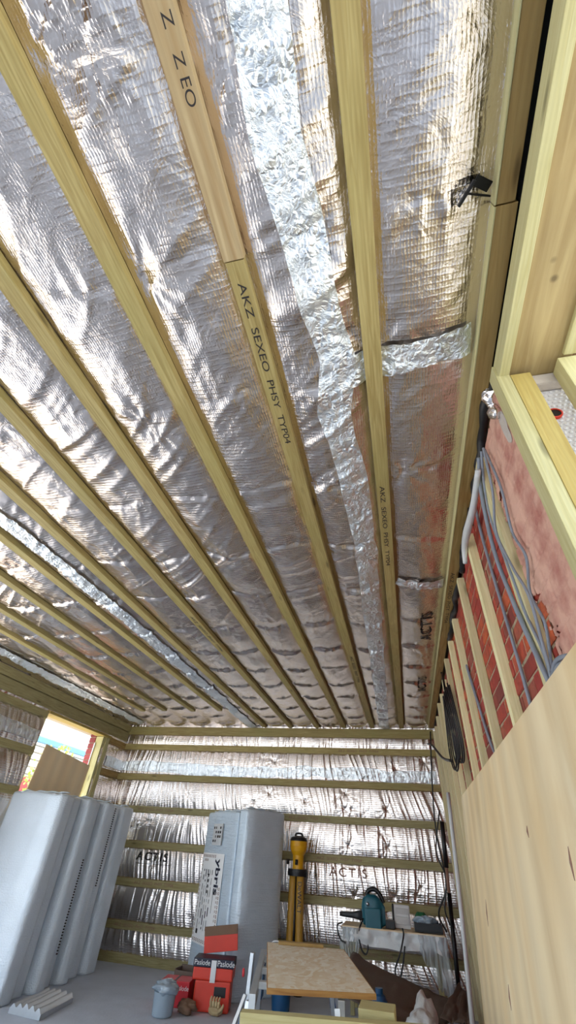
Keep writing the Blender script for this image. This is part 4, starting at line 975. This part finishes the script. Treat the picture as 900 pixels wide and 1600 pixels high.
tag(beam('splashed_plank', (-0.66, 2.86, 0.565), (0.05, 2.98, 0.565), 0.26, 0.03, M['plaster']), 'white splashed plank below the front edge of the strand board', 'plank')
tag(beam('timber_plank', (-0.80, 2.72, 0.602), (0.10, 2.84, 0.620), 0.06, 0.04, M['batten_pale']), 'pale timber length across the bottom of the view', 'timber')
for i_, (x, y) in enumerate(((-0.50, 2.87), (-0.03, 2.95))):
    sh = empty('trestle', (x, y, 0), ('trestle under the strand board end of the splashed plank' if i_ == 0 else 'trestle under the plywood end of the splashed plank'), 'trestle')
    beam('cross_bar', (x, y - 0.22, 0.53), (x, y + 0.22, 0.53), 0.05, 0.04, M['batten_wall'], sh)
    for s in (-1, 1):
        for q in (-1, 1): beam('leg', (x, y + s * 0.18, 0.51), (x + q * 0.10, y + s * 0.2, 0.0), 0.04, 0.03, M['batten_wall'], sh, up=(0, 1, 0))
tag(box('timber_offcut', (-0.30, 2.87, 0.5815), (-0.14, 3.03, 0.652), M['batten_pale'], None, 0.003), 'short pale timber block standing on the splashed plank', 'timber block')

# ------------------------------------------------------------------ poles and cables on the right
tag(tube('white_pole', [(0.44, 5.5, 1.76), (0.385, 5.32, 0.9), (0.31, 5.1, 0.004)], 0.019, M['white'], n=4), 'thin white plastic pole leaning in the back right corner', 'pole')
dp = empty('black_prop', (0.36, 6.1, 0), 'slim black prop pole standing beside the white pole', 'pole')
tube('lower_tube', [(0.30, 6.1, 0.004), (0.345, 6.1, 0.95)], 0.022, M['blackmetal'], dp, smooth_path=False)
tube('copper_joint', [(0.345, 6.1, 0.95), (0.355, 6.1, 1.15)], 0.017, M['ink_brown'], dp, smooth_path=False)
tube('upper_tube', [(0.355, 6.1, 1.15), (0.375, 6.1, 1.55)], 0.024, M['black'], dp, smooth_path=False)
ck = empty('cable_coil', (0.42, 3.75, 1.7), 'coil of black cable hanging on the battened brick wall', 'cable')
for k in range(6):
    c0 = 3.66 + 0.045 * k; pts = []
    for i in range(17):
        a = 2 * math.pi * i / 16; pts.append((0.432 - 0.008 * k + 0.008 * math.sin(a * 2), c0 + (0.13 + 0.01 * k) * math.sin(a), 2.02 + 0.02 * math.sin(k) + (0.27 + 0.012 * math.sin(k * 2.0)) * math.cos(a)))
    tube('cable_turn', pts, 0.006, M['black'], ck, n=3, sides=6)
tube('cable_tail', [(0.42, 3.9, 2.26), (0.44, 4.1, 2.5), (0.455, 4.3, 2.6)], 0.010, M['black'], ck, n=4)
tube('cable_tail', [(0.42, 4.3, 1.86), (0.40, 5.0, 2.0), (0.37, 5.8, 2.26), (0.34, 6.1, 2.33)], 0.012, M['black'], ck, n=4)
tag(tube('black_lead', [(0.43, 6.7, 2.6), (0.36, 6.72, 2.0), (0.33, 6.74, 1.5), (0.36, 6.72, 1.0), (0.24, 6.74, 0.75), (0.3, 6.72, 0.6)], 0.009, M['black']), 'thin black lead hanging down the foil wall in the right corner', 'cable')
tag(tube('black_lead', [(0.40, 6.69, 1.7), (0.30, 6.68, 1.3), (0.37, 6.66, 1.05), (0.31, 6.67, 0.8), (0.34, 6.66, 0.66)], 0.008, M['black']), 'thin black lead crossing the other lead on the right of the foil wall', 'cable')
def wall_path(pts, x=0.475): return [px(a, b, 0, x) for a, b in pts]
cabs = [([(752, 705), (757, 760), (768, 815), (800, 900), (822, 960), (850, 1020), (862, 1062)], 0.462, 0.0055, 'grey cable nearest the pink bricks in the bundle on the pale batten'),
        ([(748, 715), (752, 770), (772, 860), (800, 935), (830, 1005), (858, 1066)], 0.455, 0.0085, 'thick blue-grey cable at the front of the cable bundle'),
        ([(755, 700), (770, 770), (775, 830), (800, 885), (826, 930), (846, 1000), (860, 1050)], 0.448, 0.005, 'grey cable curling across the middle of the pale batten'),
        ([(757, 702), (782, 760), (800, 830), (822, 870), (828, 925), (850, 970), (858, 1010), (864, 1060)], 0.478, 0.005, 'grey cable bowing out over the pink bricks'),
        ([(742, 790), (755, 845), (790, 965), (815, 1050), (836, 1128)], 0.489, 0.007, 'straight grey cable running down the bricks beside the bundle'),
        ([(712, 985), (735, 1060), (763, 1150), (777, 1185)], 0.489, 0.008, 'straight purple-grey cable between two far battens')]
for pts, x, r, lb in cabs:
    tag(tube('grey_cable', wall_path(pts, x), r, M['grey_cable'], n=6), lb, 'cable')
tag(tube('cable_loop', wall_path([(862, 1065), (868, 1035), (885, 1025), (888, 1032), (872, 1042), (866, 1060), (868, 1075)], 0.455), 0.007, M['grey_cable'], n=6), 'small curl of grey cable just above the plywood edge', 'cable')
tag(tube('white_sleeve', wall_path([(747, 735), (740, 790), (730, 830), (726, 855), (727, 880)], 0.44), [0.012, 0.016, 0.02, 0.016, 0.012], M['white_film'], n=6), 'crumpled white plastic sleeve hanging at the top of the wall battens', 'sleeve')

# ------------------------------------------------------------------ outside the window
nh = empty('neighbour_house', (-10, 12, 0), 'white-boarded neighbouring building with pale roof seen through the window', 'building')
box('wall', (-12, 7.0, -0.14), (-9.0, 18, 2.95), M['outwall'], nh, bevel=0)
M['siding'] = plain('white_siding', srgb(240, 240, 240), 0.6)
for k in range(9):
    z = 1.55 + k * 0.155
    box('siding_board', (-8.99, 7.0, z), (-8.955, 18, z + 0.115), M['siding'], nh, 0.004)
box('gutter', (-8.95, 7.0, 2.98), (-8.80, 18, 3.10), plain('pale_blue_gutter', srgb(110, 160, 190), 0.5), nh, 0.03)
bm = bmesh.new()
vs_ = [(-8.85, 7.0, 3.1), (-8.85, 18, 3.1), (-12, 18, 4.6), (-12, 7.0, 4.6)]
mobj('roof', vs_ + [(x, y, z - 0.1) for x, y, z in vs_], [(0, 1, 2, 3), (7, 6, 5, 4), (0, 4, 5, 1), (3, 2, 6, 7), (0, 3, 7, 4), (1, 5, 6, 2)], plain('pale_roof', srgb(225, 220, 215), 0.8), nh)
for r in range(6):
    for c in range(20):
        t0 = r / 6 * 0.45; x = -8.85 - t0 * 3.15; z = 3.1 + t0 * 1.5
        o = None
        Mx = Matrix.Translation((x, 8.0 + c * 0.3 + (0.15 if r % 2 else 0), z + 0.005)) @ Matrix.Rotation(math.atan2(1.5, 3.15) , 4, 'Y')
        if r == 0 and c == 0:
            bm = bmesh.new(); bm_box(bm, (-0.26, 0.004, 0), (0, 0.296, 0.02)); me_t = bpy.data.meshes.new('roof_tile'); bm.to_mesh(me_t); bm.free(); me_t.materials.append(plain('roof_tile', srgb(214, 206, 200), 0.8))
        o = bpy.data.objects.new('roof_tile', me_t); link(o, nh); o.matrix_basis = Mx
box('brick_base', (-8.95, 7.0, -0.14), (-8.90, 18, 2.25), M['brick_out'], nh, bevel=0)
sb_ = empty('garden_shrub', (-7.0, 8.6, -0.14), 'pale yellow-green shrub outside the window', 'shrub')
tube('stem', [(-7.0, 8.6, -0.14), (-7.02, 8.62, 1.2), (-6.98, 8.6, 2.2)], [0.05, 0.03, 0.015], M['cardboard'], sb_)
M['leaf'] = plain('leaf', srgb(176, 190, 96), 0.6)
bm = bmesh.new(); rr = random.Random(5)
for i in range(700):
    d = Vector((rr.gauss(0, 1), rr.gauss(0, 1), rr.gauss(0, 1))).normalized() * (rr.random() ** 0.4)
    c = Vector((-7.0 + d.x * 0.5, 8.62 + d.y * 0.42, 1.95 + d.z * 0.75)); s = rr.uniform(0.03, 0.06)
    e1 = Vector((rr.uniform(-1, 1), rr.uniform(-1, 1), rr.uniform(-1, 1))).normalized(); e2 = e1.orthogonal().normalized()
    bm.faces.new([bm.verts.new(c + e1 * s), bm.verts.new(c + e2 * s * .5), bm.verts.new(c - e1 * s), bm.verts.new(c - e2 * s * .5)])
o = bobj('foliage', bm, M['leaf'], sb_); o['kind'] = 'stuff'
print('bricks', nb)
